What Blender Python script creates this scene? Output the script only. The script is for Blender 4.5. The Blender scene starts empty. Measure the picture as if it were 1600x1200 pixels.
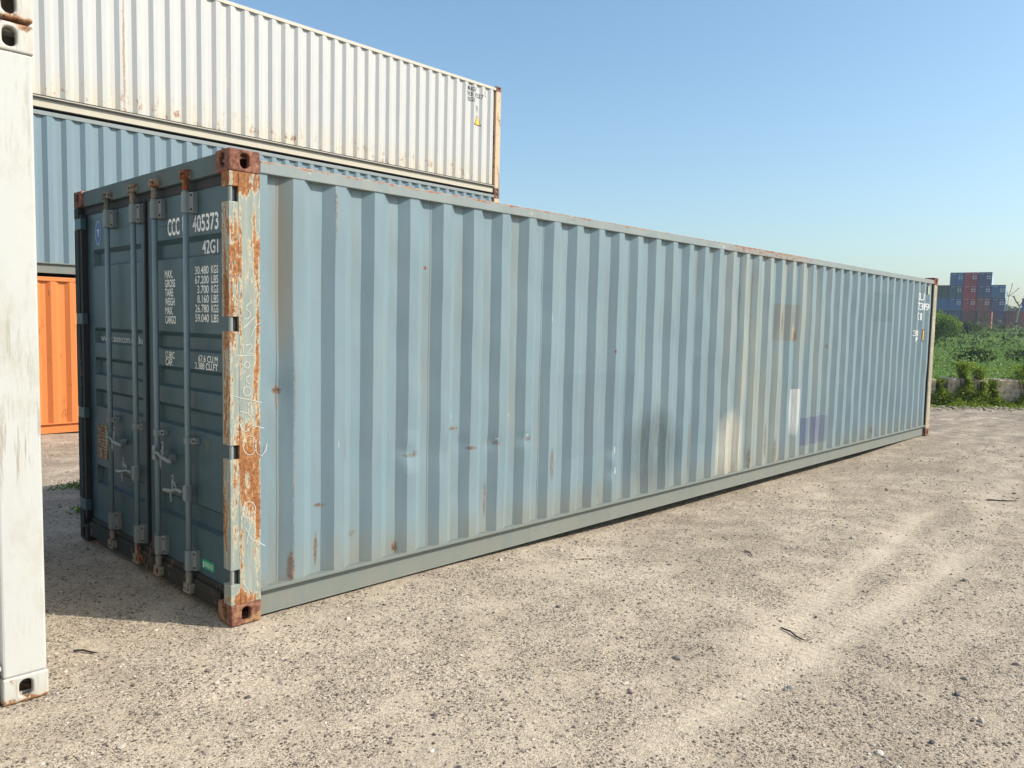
import bpy, bmesh, math, random
import numpy as np
from mathutils import Vector, Matrix
PI=math.pi; R=math.radians
random.seed(7); rng=np.random.default_rng(7)
scene=bpy.context.scene
C=scene.collection

# ---------------------------------------------------------------- camera, sky, sun, exposure
cd=bpy.data.cameras.new('camera'); cam=bpy.data.objects.new('camera',cd); C.objects.link(cam); scene.camera=cam
yaw,pitch,roll=0.804391533,-0.0773055457,0.0223418652
f=Vector((math.sin(yaw)*math.cos(pitch),math.cos(yaw)*math.cos(pitch),math.sin(pitch)))
r0=f.cross(Vector((0,0,1))).normalized(); u0=r0.cross(f)
rt=r0*math.cos(roll)+u0*math.sin(roll); up=-r0*math.sin(roll)+u0*math.cos(roll)
M=Matrix((rt,up,-f)).transposed().to_4x4(); M.translation=Vector((-1.97985,-4.00189,1.70320))
cam.matrix_world=M
cd.sensor_fit='HORIZONTAL'; cd.sensor_width=36; cd.lens=36*1228.0/1600; cd.clip_start=.05; cd.clip_end=4000

SUN_AZ=math.atan2(.59,-.81); SUN_EL=R(39.3)
w=bpy.data.worlds.new('World'); scene.world=w; w.use_nodes=True
wn=w.node_tree; bg=wn.nodes['Background']; sky=wn.nodes.new('ShaderNodeTexSky')
sky.sky_type='NISHITA'; sky.sun_disc=False; sky.sun_elevation=SUN_EL; sky.sun_rotation=SUN_AZ
sky.altitude=0; sky.air_density=1.2; sky.dust_density=1.7; sky.ozone_density=4.8
tint=wn.nodes.new('ShaderNodeVectorMath'); tint.operation='MULTIPLY'; tint.inputs[1].default_value=(1.05,1.10,1.03)
wn.links.new(sky.outputs[0],tint.inputs[0]); wn.links.new(tint.outputs[0],bg.inputs[0]); bg.inputs[1].default_value=.138
sl=bpy.data.lights.new('sun','SUN'); so=bpy.data.objects.new('sun',sl); C.objects.link(so)
sl.energy=4.5; sl.angle=R(.5); sl.color=(1,.92,.80)
sd=Vector((math.sin(SUN_AZ)*math.cos(SUN_EL),math.cos(SUN_AZ)*math.cos(SUN_EL),math.sin(SUN_EL)))
so.rotation_euler=sd.to_track_quat('Z','Y').to_euler(); so.location=(5,-10,12)
scene.view_settings.view_transform='Standard'; scene.view_settings.look='None'
scene.view_settings.exposure=.42; scene.view_settings.gamma=1

# ---------------------------------------------------------------- helpers: objects
def tag(o,label=None,cat=None,group=None,kind=None):
    if label: o['label']=label
    if cat: o['category']=cat
    if group: o['group']=group
    if kind: o['kind']=kind
    return o
def thing(name,label,cat,loc=(0,0,0),rotz=0,group=None):
    o=bpy.data.objects.new(name,None); C.objects.link(o); o.location=loc; o.rotation_euler=(0,0,rotz)
    o.empty_display_size=.2
    return tag(o,label,cat,group)
class MB:
    def __init__(s): s.v=[]; s.f=[]
    def add(s,vs,fs):
        n=len(s.v); s.v+= [tuple(p) for p in vs]; s.f+=[tuple(i+n for i in q) for q in fs]; return s
    def box(s,x0,x1,y0,y1,z0,z1):
        return s.add([(x0,y0,z0),(x1,y0,z0),(x1,y1,z0),(x0,y1,z0),(x0,y0,z1),(x1,y0,z1),(x1,y1,z1),(x0,y1,z1)],
              [(0,3,2,1),(4,5,6,7),(0,1,5,4),(1,2,6,5),(2,3,7,6),(3,0,4,7)])
    def tube(s,pts,rad,seg=10,cap=True):
        pts=[Vector(p) for p in pts]; rads=rad if isinstance(rad,(list,tuple)) else [rad]*len(pts)
        vs=[];fs=[]; ref=None
        for i,p in enumerate(pts):
            d=(pts[min(i+1,len(pts)-1)]-pts[max(i-1,0)]).normalized()
            if ref is None: ref=d.cross(Vector((0,0,1)) if abs(d.z)<.9 else Vector((1,0,0))).normalized()
            a=(ref-d*ref.dot(d)).normalized(); b=d.cross(a); ref=a
            for k in range(seg):
                t=2*PI*k/seg; vs.append(p+(a*math.cos(t)+b*math.sin(t))*rads[i])
        for i in range(len(pts)-1):
            for k in range(seg):
                k2=(k+1)%seg; fs.append((i*seg+k,i*seg+k2,(i+1)*seg+k2,(i+1)*seg+k))
        if cap: fs.append(tuple(range(seg))[::-1]); fs.append(tuple((len(pts)-1)*seg+k for k in range(seg)))
        return s.add(vs,fs)
    def build(s,name,mat,parent=None,bevel=0,smooth=False,seg=2):
        me=bpy.data.meshes.new(name); me.from_pydata(s.v,[],s.f); me.validate(); me.update()
        return link(name,me,mat,parent,bevel,smooth,seg)
def link(name,me,mat,parent=None,bevel=0,smooth=False,seg=2):
    o=bpy.data.objects.new(name,me); C.objects.link(o)
    if mat: me.materials.append(mat)
    if parent: o.parent=parent
    if smooth:
        me.polygons.foreach_set('use_smooth',[True]*len(me.polygons))
    if bevel:
        m=o.modifiers.new('bevel','BEVEL'); m.width=bevel; m.segments=seg; m.limit_method='ANGLE'; m.angle_limit=R(35)
        m.harden_normals=False
    return o
def npmesh(name,V,F,mat,parent=None,smooth=False):
    """V (n,3) array, F (m,k) array of equal-size faces"""
    me=bpy.data.meshes.new(name); n=len(V); m,k=F.shape
    me.vertices.add(n); me.vertices.foreach_set('co',np.asarray(V,np.float32).ravel())
    me.loops.add(m*k); me.loops.foreach_set('vertex_index',F.astype(np.int32).ravel())
    me.polygons.add(m); me.polygons.foreach_set('loop_start',np.arange(0,m*k,k,dtype=np.int32))
    me.polygons.foreach_set('loop_total',np.full(m,k,np.int32))
    me.polygons.foreach_set('use_smooth',np.full(m,bool(smooth)))
    me.update(calc_edges=True)
    return link(name,me,mat,parent)
def text_pts(s,h,xs=1.,bold=.0,align='LEFT'):
    cu=bpy.data.curves.new('t','FONT'); cu.body=s; cu.size=1; cu.offset=bold; cu.align_x=align; cu.resolution_u=4
    o=bpy.data.objects.new('t',cu); C.objects.link(o)
    me=bpy.data.meshes.new_from_object(o.evaluated_get(bpy.context.evaluated_depsgraph_get()))
    V=[v.co.copy() for v in me.vertices]; F=[tuple(p.vertices) for p in me.polygons]
    bpy.data.objects.remove(o); bpy.data.curves.remove(cu); bpy.data.meshes.remove(me)
    k=h/.7
    return [(v.x*k*xs,v.y*k) for v in V],F
def text_into(mb,s,h,fn,xs=1.,bold=0.,width=None,align='LEFT'):
    V,F=text_pts(s,h,xs,bold)
    x0=min(p[0] for p in V); x1=max(p[0] for p in V)
    k=(width/(x1-x0)) if width else 1.
    off={'LEFT':0,'RIGHT':-(x1-x0)*k,'CENTER':-(x1-x0)*k/2}[align]
    mb.add([fn((p[0]-x0)*k+off,p[1]) for p in V],F)

# ---------------------------------------------------------------- helpers: materials
class NT:
    def __init__(s,name,bump=True):
        s.m=bpy.data.materials.new(name); s.m.use_nodes=True; s.t=s.m.node_tree; s.n=s.t.nodes
        s.b=s.n['Principled BSDF']; s.co=s.n.new('ShaderNodeTexCoord').outputs['Object']
    def set(s,i,v):
        if isinstance(v,bpy.types.NodeSocket): s.t.links.new(v,i)
        elif v is not None:
            if hasattr(i.default_value,'__len__') and not hasattr(v,'__len__'): v=(v,)*len(i.default_value)
            elif hasattr(i.default_value,'__len__') and len(i.default_value)==4 and len(v)==3: v=(*v,1)
            i.default_value=v
    def math(s,op,a,b=None,c=None,clamp=False):
        n=s.n.new('ShaderNodeMath'); n.operation=op; n.use_clamp=clamp
        for i,v in zip(n.inputs,(a,b,c)):
            if v is not None: s.set(i,v)
        return n.outputs[0]
    def map(s,scale=(1,1,1),loc=(0,0,0),rot=(0,0,0),co=None):
        n=s.n.new('ShaderNodeMapping'); s.set(n.inputs[0],co or s.co); n.inputs[1].default_value=loc; n.inputs[2].default_value=rot; n.inputs[3].default_value=scale
        return n.outputs[0]
    def noise(s,scale,detail=3,rough=.55,co=None,dist=0,out=0):
        n=s.n.new('ShaderNodeTexNoise'); s.set(n.inputs['Vector'],co or s.co); n.inputs['Scale'].default_value=scale
        n.inputs['Detail'].default_value=detail; n.inputs['Roughness'].default_value=rough; n.inputs['Distortion'].default_value=dist
        return n.outputs[out]
    def vor(s,scale,co=None,feat='F1',out=0,rnd=1):
        n=s.n.new('ShaderNodeTexVoronoi'); n.feature=feat; s.set(n.inputs['Vector'],co or s.co); n.inputs['Scale'].default_value=scale
        n.inputs['Randomness'].default_value=rnd
        return n.outputs[out]
    def ramp(s,fac,stops,inter='LINEAR'):
        n=s.n.new('ShaderNodeValToRGB'); s.set(n.inputs[0],fac); e=n.color_ramp.elements; n.color_ramp.interpolation=inter
        while len(e)<len(stops): e.new(.5)
        for k,(p,c) in zip(e,stops):
            k.position=p; k.color=(c,c,c,1) if not hasattr(c,'__len__') else (*c,1)
        return n.outputs[0]
    def step(s,v,a,b): # smooth 0..1 between a and b
        n=s.n.new('ShaderNodeMapRange'); s.set(n.inputs[0],v); n.inputs[1].default_value=a; n.inputs[2].default_value=b
        return n.outputs[0]
    def mix(s,fac,a,b,mode='MIX'):
        n=s.n.new('ShaderNodeMix'); n.data_type='RGBA'; n.blend_type=mode
        s.set(n.inputs[0],fac); s.set(n.inputs[6],a); s.set(n.inputs[7],b); return n.outputs[2]
    def xyz(s,co=None):
        n=s.n.new('ShaderNodeSeparateXYZ'); s.set(n.inputs[0],co or s.co); return n.outputs
    def bump(s,h,strength=.5,dist=.01,normal=None):
        n=s.n.new('ShaderNodeBump'); s.set(n.inputs['Height'],h); n.inputs['Strength'].default_value=strength; n.inputs['Distance'].default_value=dist
        if normal: s.set(n.inputs['Normal'],normal)
        return n.outputs[0]
    def out(s,col=None,rough=None,metal=None,normal=None,spec=None):
        if col is not None: s.set(s.b.inputs['Base Color'],col)
        if rough is not None: s.set(s.b.inputs['Roughness'],rough)
        if metal is not None: s.set(s.b.inputs['Metallic'],metal)
        if normal is not None: s.set(s.b.inputs['Normal'],normal)
        if spec is not None: s.b.inputs['Specular IOR Level'].default_value=spec
        return s.m
RUST=[(.0,(.045,.018,.010)),(.35,(.13,.042,.018)),(.6,(.26,.085,.030)),(.8,(.42,.17,.065)),(1,(.55,.30,.15))]
def ellmask(t,X,Z,x,z,rx,rz,soft=.5):
    """soft elliptical mark in the plane of the panel"""
    a=t.math('MULTIPLY',t.math('SUBTRACT',X,x),1/rx); b=t.math('MULTIPLY',t.math('SUBTRACT',Z,z),1/rz)
    d=t.math('ADD',t.math('MULTIPLY',a,a),t.math('MULTIPLY',b,b))
    return t.step(d,1+soft,1-soft)
def rectmask(t,X,Z,x0,x1,z0,z1):
    a=t.math('ABSOLUTE',t.math('SUBTRACT',X,(x0+x1)/2)); b=t.math('ABSOLUTE',t.math('SUBTRACT',Z,(z0+z1)/2))
    return t.math('MULTIPLY',t.math('LESS_THAN',a,(x1-x0)/2),t.math('LESS_THAN',b,(z1-z0)/2))
def paint(name,base,rust=.1,var=.12,dirt=.25,rough=.5,spot=.0,primer=None,streak=.5,seam=None,extra=None,grime=None,zg=(.0,.5),rusttop=None):
    """weathered container paint: faded vertically, chalky, with rust where it has broken through"""
    t=NT(name); X,Y,Z=t.xyz()
    v1=t.noise(1,5,.6,t.map((3.2,3.2,.35))); v2=t.noise(1,4,.65,t.map((38,38,1.3))); v3=t.noise(2.2,5,.6)
    k=t.math('ADD',t.math('MULTIPLY',t.math('SUBTRACT',v1,.5),var*2.4),t.math('MULTIPLY',t.math('SUBTRACT',v2,.5),var*1.3*streak))
    k=t.math('ADD',t.math('ADD',k,1),t.math('MULTIPLY',t.math('SUBTRACT',v3,.5),var*1.2))
    cc=t.n.new('ShaderNodeCombineColor')
    for i in range(3): t.set(cc.inputs[i],k)
    col=t.mix(1,base,cc.outputs[0],'MULTIPLY')
    # dust / grime
    g=t.math('MULTIPLY',t.ramp(t.noise(1,5,.65,t.map((11,11,1.1),(3,1,2))),[(.45,0),(.75,1)]),dirt)
    col=t.mix(g,col,grime or (.34,.30,.23))
    low=t.math('MULTIPLY',t.math('MULTIPLY',t.step(Z,zg[1],zg[0]),t.noise(9,4,.6,t.map((1,1,.5)))),dirt*2.2,clamp=True)
    col=t.mix(low,col,grime or (.36,.30,.21))
    hgt=t.noise(1.6,2,.5)
    if seam:
        px,off,wd=seam
        m=t.math('ABSOLUTE',t.math('SUBTRACT',t.math('MODULO',t.math('ADD',X,100*px-off),px),px/2))
        m=t.math('LESS_THAN',m,wd); col=t.mix(t.math('MULTIPLY',m,.75),col,(.07,.09,.10))
    if extra: col=extra(t,X,Y,Z,col)
    # rust
    n=t.math('ADD',t.math('MULTIPLY',t.noise(1,8,.68,t.map((7,7,1.5),(5,3,1))),.62),t.math('MULTIPLY',t.noise(26,5,.7),.38))
    if rusttop:  # more rust towards given band (z0,z1,gain)
        n=t.math('ADD',n,t.math('MULTIPLY',t.step(Z,rusttop[0],rusttop[1]),rusttop[2]))
    th=.78-.42*rust
    pm=t.step(n,th-.035,th-.015); rm=t.step(n,th,th+.03)
    rc=t.ramp(t.math('ADD',t.math('MULTIPLY',t.noise(30,6,.7),.75),t.math('MULTIPLY',t.noise(4,3),.3)),[(p*.5+.3,c) for p,c in RUST])
    if primer: col=t.mix(pm,col,primer)
    col=t.mix(rm,col,rc)
    if spot:
        vs=t.vor(5.5,t.map((1,1,.8))); sm=t.math('MULTIPLY',t.step(vs,.10,.05),t.math('GREATER_THAN',t.noise(2.6,2,.5,t.map((1,1,1),(9,9,9))),1-spot))
        # short run of rust below the chip
        col=t.mix(sm,col,rc)
    rg=t.math('ADD',t.math('MULTIPLY',rm,.3),rough)
    bp=t.bump(t.math('MULTIPLY',t.noise(14,4,.6),1),.12,.01)
    bp=t.bump(t.math('SUBTRACT',1,rm),.35,.0015,bp)
    return t.out(col,rg,0,bp,.4)
def plain(name,col,rough=.6,metal=0,var=.15,scale=8,bump=.1):
    t=NT(name); n=t.noise(scale,5,.6)
    k=t.ramp(n,[(.3,tuple(c*(1-var) for c in col)),(.7,tuple(min(1,c*(1+var)) for c in col))])
    return t.out(k,rough,metal,t.bump(n,bump,.004))

# ---------------------------------------------------------------- ground
def sm(t): t=np.clip(t,0,1); return t*t*(3-2*t)
def terrain(x,y):
    x=np.asarray(x,float); y=np.asarray(y,float)
    z=-.27*sm((y-3.2)/5.5)*(1-sm((x-16)/8))
    near=np.exp(-((y-.1)/.9)**2)
    z=z-.075*near*sm((x-1.2)/3)*(1-sm((x-9)/2.8))
    z=z-.004
    lump=(np.sin(x*1.7+.6*y)*np.cos(y*1.3-.4*x)+.6*np.sin(x*3.9-y*2.7+1)*np.cos(x*1.1+y*4.3))*.012
    calm=np.clip((np.abs(y)-.25)/1.5,0,1)
    z=z+lump*calm*(1-sm((x-20)/3))
    # tyre ruts
    for (a,b) in (((2.30,-2.12),(5.2,-1.85)),((1.3,-2.33),(4.4,-2.42))):
        a=np.array(a);b=np.array(b);d=(b-a)/np.linalg.norm(b-a)
        s=(x-a[0])*d[0]+(y-a[1])*d[1]; q=(x-a[0])*-d[1]+(y-a[1])*d[0]
        z=z-.010*np.exp(-(q/.13)**4)*sm((s+.6)/.6)*(1-sm((s-3.3)/1.5))
    far=sm((x-24)/150)
    z=z+1.0*far+.14*sm((x-21)/4)
    return z
def axis(segs):
    out=[]
    for a,b,n in segs: out+=list(np.linspace(a,b,n,endpoint=False))
    return np.array(out+[segs[-1][1]])
gx=axis([(-600,-60,12),(-60,-8,26),(-8,-3,20),(-3,14,230),(14,26,60),(26,80,54),(80,260,50),(260,900,20)])
gy=axis([(-900,-80,14),(-80,-10,30),(-10,-6,20),(-6,3,130),(3,12,50),(12,60,48),(60,200,40),(200,900,20)])
GX,GY=np.meshgrid(gx,gy,indexing='ij'); GZ=terrain(GX,GY)
V=np.c_[GX.ravel(),GY.ravel(),GZ.ravel()]; nx,ny=len(gx),len(gy)
I=np.arange(nx*ny).reshape(nx,ny)
F=np.c_[I[:-1,:-1].ravel(),I[1:,:-1].ravel(),I[1:,1:].ravel(),I[:-1,1:].ravel()]
def ground_mat():
    t=NT('gravel_dirt'); X,Y,Z=t.xyz()
    flat=t.map((1,1,.0))
    big=t.noise(.55,4,.6,flat); mid=t.noise(2.3,6,.65,t.map((1,1,0),(4,2,0))); fine=t.noise(26,6,.7,flat)
    col=t.ramp(t.math('ADD',t.math('MULTIPLY',big,.55),t.math('MULTIPLY',mid,.5)),[(.34,(.34,.275,.205)),(.5,(.47,.39,.295)),(.66,(.58,.485,.37))])
    # compacted pale dust in the wheel tracks and loose patches
    def track(x0,y0,x1,y1,wd,l0,l1):
        L=math.hypot(x1-x0,y1-y0); dx,dy=(x1-x0)/L,(y1-y0)/L
        s=t.math('ADD',t.math('MULTIPLY',X,dx),t.math('ADD',t.math('MULTIPLY',Y,dy),-(x0*dx+y0*dy)))
        q=t.math('ADD',t.math('MULTIPLY',X,-dy),t.math('ADD',t.math('MULTIPLY',Y,dx),(x0*dy-y0*dx)))
        q=t.math('ABSOLUTE',t.math('ADD',q,t.math('MULTIPLY',t.math('SUBTRACT',mid,.5),.16)))
        m=t.math('MULTIPLY',t.step(t.math('ADD',q,t.math('MULTIPLY',fine,.10)),wd+.05,wd*.2),t.math('MULTIPLY',t.step(s,l0,l0+.8),t.step(s,l1,l1-1.6)))
        tread=t.math('MULTIPLY',t.math('SINE',t.math('MULTIPLY',s,110)),t.step(q,wd*.6,wd*.5))
        return m,tread
    m1,tr1=track(2.30,-2.12,5.2,-1.85,.19,-1.0,4.8); m2,tr2=track(1.3,-2.33,4.4,-2.42,.17,-1.2,4.6)
    m3,_=track(5,-2.4,10,-1.6,.3,0,6); 
    m=t.math('MAXIMUM',t.math('MAXIMUM',m1,m2),t.math('MULTIPLY',m3,.6))
    dust=t.math('MULTIPLY',t.ramp(t.noise(.9,5,.7,t.map((1,1,0),(7,1,0))),[(.50,0),(.68,1)]),.75)
    dusty=t.math('MAXIMUM',dust,m)
    col=t.mix(t.math('MAXIMUM',t.math('MULTIPLY',dusty,.5),t.math('MULTIPLY',m,.68)),col,(.60,.51,.39))
    # stones: cells with random value; a share of them dark or pale
    def stones(scale,share,lo,hi,off):
        c=t.map((1,1,0),off); c2=t.n.new('ShaderNodeVectorMath'); c2.operation='ADD'
        t.set(c2.inputs[0],c); nz=t.noise(scale*.7,2,.5,c,out=1); sc=t.n.new('ShaderNodeVectorMath'); sc.operation='SCALE'; t.set(sc.inputs[0],nz); sc.inputs[3].default_value=.5/scale
        t.set(c2.inputs[1],sc.outputs[0])
        vn=t.n.new('ShaderNodeTexVoronoi'); vn.voronoi_dimensions='2D'; t.set(vn.inputs['Vector'],c2.outputs[0]); vn.inputs['Scale'].default_value=scale
        rnd=t.xyz(vn.outputs['Color']); body=t.step(vn.outputs['Distance'],.44,.30)
        pick=t.math('LESS_THAN',rnd[0],share)
        mk=t.math('MULTIPLY',body,pick)
        cc=t.ramp(rnd[1],[(0,(.035,.028,.025)),(.40,(.09,.070,.056)),(.66,(.17,.135,.105)),(.86,(.33,.275,.21)),(1,(.55,.49,.40))])
        return mk,cc,vn.outputs['Distance']
    keep=t.math('SUBTRACT',1,t.math('MULTIPLY',dusty,.62))
    clump=t.ramp(t.noise(3.1,4,.7,t.map((1,1,0),(2,8,0))),[(.38,.35),(.6,1)])
    keep=t.math('MULTIPLY',keep,clump)
    h=None
    for sc_,sh,off,st in ((180,.55,(0,0,0),.95),(105,.42,(3,7,0),.95),(56,.15,(11,5,0),.9)):
        mk,cc,ds=stones(sc_,sh,0,0,off)
        mk=t.math('MULTIPLY',mk,t.math('GREATER_THAN',keep,t.noise(sc_*.35,1,.5,t.map((1,1,0),off))) if sc_<100 else keep)
        col=t.mix(t.math('MULTIPLY',mk,st),col,cc)
        hh=t.math('MULTIPLY',mk,.55/sc_)
        h=hh if h is None else t.math('ADD',h,hh)
    col=t.mix(t.step(fine,.50,.30),col,t.mix(.45,col,(.12,.10,.08)))
    # damp dark band near the block wall, greener earth beyond it
    fb=t.math('ADD',t.math('MULTIPLY',X,.72),t.math('MULTIPLY',Y,.69))
    fb=t.math('ADD',fb,t.math('MULTIPLY',t.math('SUBTRACT',t.noise(.8,4,.6,flat),.5),2.2))
    streaks=t.noise(1,5,.65,t.map((.9,3.5,0),(0,0,0),(0,0,R(8))))
    col=t.mix(t.math('MULTIPLY',t.step(streaks,.58,.40),t.math('MULTIPLY',t.step(X,7,13),.55)),col,(.17,.145,.12))
    col=t.mix(t.step(fb,13.6,14.8),col,(.060,.085,.030))
    h=t.math('ADD',h,t.math('MULTIPLY',fine,.012))
    h=t.math('ADD',h,t.math('MULTIPLY',mid,.03))
    tread=t.math('MULTIPLY',t.math('ADD',t.math('MULTIPLY',tr1,m1),t.math('MULTIPLY',tr2,m2)),.0018)
    h=t.math('ADD',h,tread)
    return t.out(col,.95,0,t.bump(h,.9,1.0),.15)
g=npmesh('ground',V,F,ground_mat(),smooth=True); tag(g,'pale gravel and dust yard floor with tyre tracks','ground',kind='structure')

# loose gravel: low stones lying on the yard, all one mass
def island_col(name,stops,rough=.85,transl=0,hue=None):
    t=NT(name); gi=t.n.new('ShaderNodeNewGeometry').outputs['Random Per Island']
    col=t.ramp(gi,stops)
    t.out(col,rough,0,None,.2)
    if transl:
        tr=t.n.new('ShaderNodeBsdfTranslucent'); t.set(tr.inputs[0],t.mix(.5,col,(.20,.30,.03)))
        ms=t.n.new('ShaderNodeMixShader'); ms.inputs[0].default_value=transl
        t.t.links.new(t.b.outputs[0],ms.inputs[1]); t.t.links.new(tr.outputs[0],ms.inputs[2])
        t.t.links.new(ms.outputs[0],t.n['Material Output'].inputs[0])
    return t.m
def ico():
    p=(1+5**.5)/2
    v=np.array([(-1,p,0),(1,p,0),(-1,-p,0),(1,-p,0),(0,-1,p),(0,1,p),(0,-1,-p),(0,1,-p),(p,0,-1),(p,0,1),(-p,0,-1),(-p,0,1)],float)/math.hypot(1,p)
    f_=np.array([(0,11,5),(0,5,1),(0,1,7),(0,7,10),(0,10,11),(1,5,9),(5,11,4),(11,10,2),(10,7,6),(7,1,8),(3,9,4),(3,4,2),(3,2,6),(3,6,8),(3,8,9),(4,9,5),(2,4,11),(6,2,10),(8,6,7),(9,8,1)])
    return v,f_
IV,IF=ico()
def stone_field(n,smin,smax,rmin,rmax,pw=2.2):
    r=rmin*(rmax/rmin)**rng.random(n); a=yaw+np.radians(rng.uniform(-47,47,n))
    x=-1.98+r*np.sin(a); y=-4.0+r*np.cos(a)
    # keep off the container footprints, thin out on the dusty tracks
    inside=((x>-.02)&(x<12.2)&(y>.0)&(y<2.44))|((x<-.93)&(y>-.19)&(y<2.3))
    tr=np.zeros(n)
    for (ax,ay,bx,by) in ((2.3,-2.12,5.2,-1.85),(1.3,-2.33,4.4,-2.42)):
        L=math.hypot(bx-ax,by-ay); dx,dy=(bx-ax)/L,(by-ay)/L
        s=(x-ax)*dx+(y-ay)*dy; q=-(x-ax)*dy+(y-ay)*dx
        tr=np.maximum(tr,(np.abs(q)<.16)*(s>-.8)*(s<4.2))
    cl=.5+.5*np.sin(x*2.1+1.3*np.sin(y*1.7))*np.sin(y*2.6+1.1*np.sin(x*2.3))
    keep=(~inside)&(rng.random(n)<(.35+.65*cl)*(1-.75*tr))
    x=x[keep];y=y[keep];r=r[keep];n=len(x)
    s=smin*(smax/smin)**(rng.random(n)**pw)*(.75+.08*r)
    th=rng.random(n)*2*PI; sx=s*rng.uniform(.7,1.3,n); sy=s*rng.uniform(.6,1.1,n); sz=s*rng.uniform(.35,.75,n)
    P=IV[None]*(1+rng.uniform(-.22,.22,(n,12,1)))
    px=P[:,:,0]*sx[:,None]; py=P[:,:,1]*sy[:,None]; pz=P[:,:,2]*sz[:,None]
    c,s_=np.cos(th)[:,None],np.sin(th)[:,None]
    z0=terrain(x,y)+sz*.25
    return np.stack([px*c-py*s_+x[:,None],px*s_+py*c+y[:,None],pz+z0[:,None]],-1).reshape(-1,3),n
def stones_obj(name,V,n,mat,label):
    F=(IF[None]+12*np.arange(n)[:,None,None]).reshape(-1,3)
    o=npmesh(name,V,F,mat); tag(o,label,'gravel',kind='stuff'); return o
ms=island_col('pebble',[(0,(.085,.075,.068)),(.25,(.20,.17,.145)),(.5,(.33,.28,.235)),(.75,(.42,.37,.31)),(.97,(.46,.40,.33)),(1,(.58,.53,.46))])
V1,n1=stone_field(70000,.0022,.010,2.4,14); V2,n2=stone_field(900,.008,.020,2.6,16)
stones_obj('gravel',np.r_[V1,V2],n1+n2,ms,'loose small gravel scattered over the yard floor')

# ---------------------------------------------------------------- container building kit
P0=.2795
def side_breaks(L,P=P0,o0=.380,n=42,post=.178,strip=True):
    """(x, depth) break points of the corrugated side seen from outside; depth 0 is the outer flat"""
    pts=[(post-.004,.002),(post+.046,.002),(post+.046+.004,.042)] if strip else [(post-.004,.042)]
    for k in range(n):
        a=o0+k*P
        pts+=[(a-.0685,.042),(a,.0),(a+.072,.0),(a+.1405,.042)]
    e_=pts[-1][0]; pts+=[(e_+.03,.085),(L-post+.004,.085)]
    return pts
def depth_at(pts,x):
    return np.interp(x,[p[0] for p in pts],[p[1] for p in pts])
def side_panel(pts,y,z0,z1,mat,parent,dents=(),rows=2,mirror=None,fine=1,name='side_panel'):
    xs=[];
    for i in range(len(pts)-1):
        for j in range(fine): xs.append(pts[i][0]+(pts[i+1][0]-pts[i][0])*j/fine)
    xs=np.array(xs+[pts[-1][0]]); D=depth_at(pts,xs)
    zs=np.linspace(z0,z1,rows); Xg,Zg=np.meshgrid(xs,zs,indexing='ij'); Dg=np.repeat(D[:,None],rows,1)
    if rows>4:
        Dg=Dg+.0026*np.sin(Zg*3.1+Xg*5)*np.sin(Xg*1.9+1)+.0016*np.sin(Zg*7+Xg*2.3)+.0012*np.sin(Zg*13+Xg*11)*np.sin(Xg*.9)
        for (x,z,rx,rz,d) in dents:
            Dg=Dg+.72*d*np.exp(-(((Xg-x)/rx)**2+((Zg-z)/rz)**2))
        # plate ends stay welded to the rails
    Yg=y+Dg if mirror is None else mirror-Dg
    V=np.c_[Xg.ravel(),Yg.ravel(),Zg.ravel()]; I=np.arange(len(xs)*rows).reshape(len(xs),rows)
    F=np.c_[I[:-1,:-1].ravel(),I[1:,:-1].ravel(),I[1:,1:].ravel(),I[:-1,1:].ravel()]
    if mirror is not None: F=F[:,::-1]
    return npmesh(name,V,F,mat,parent)
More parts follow.
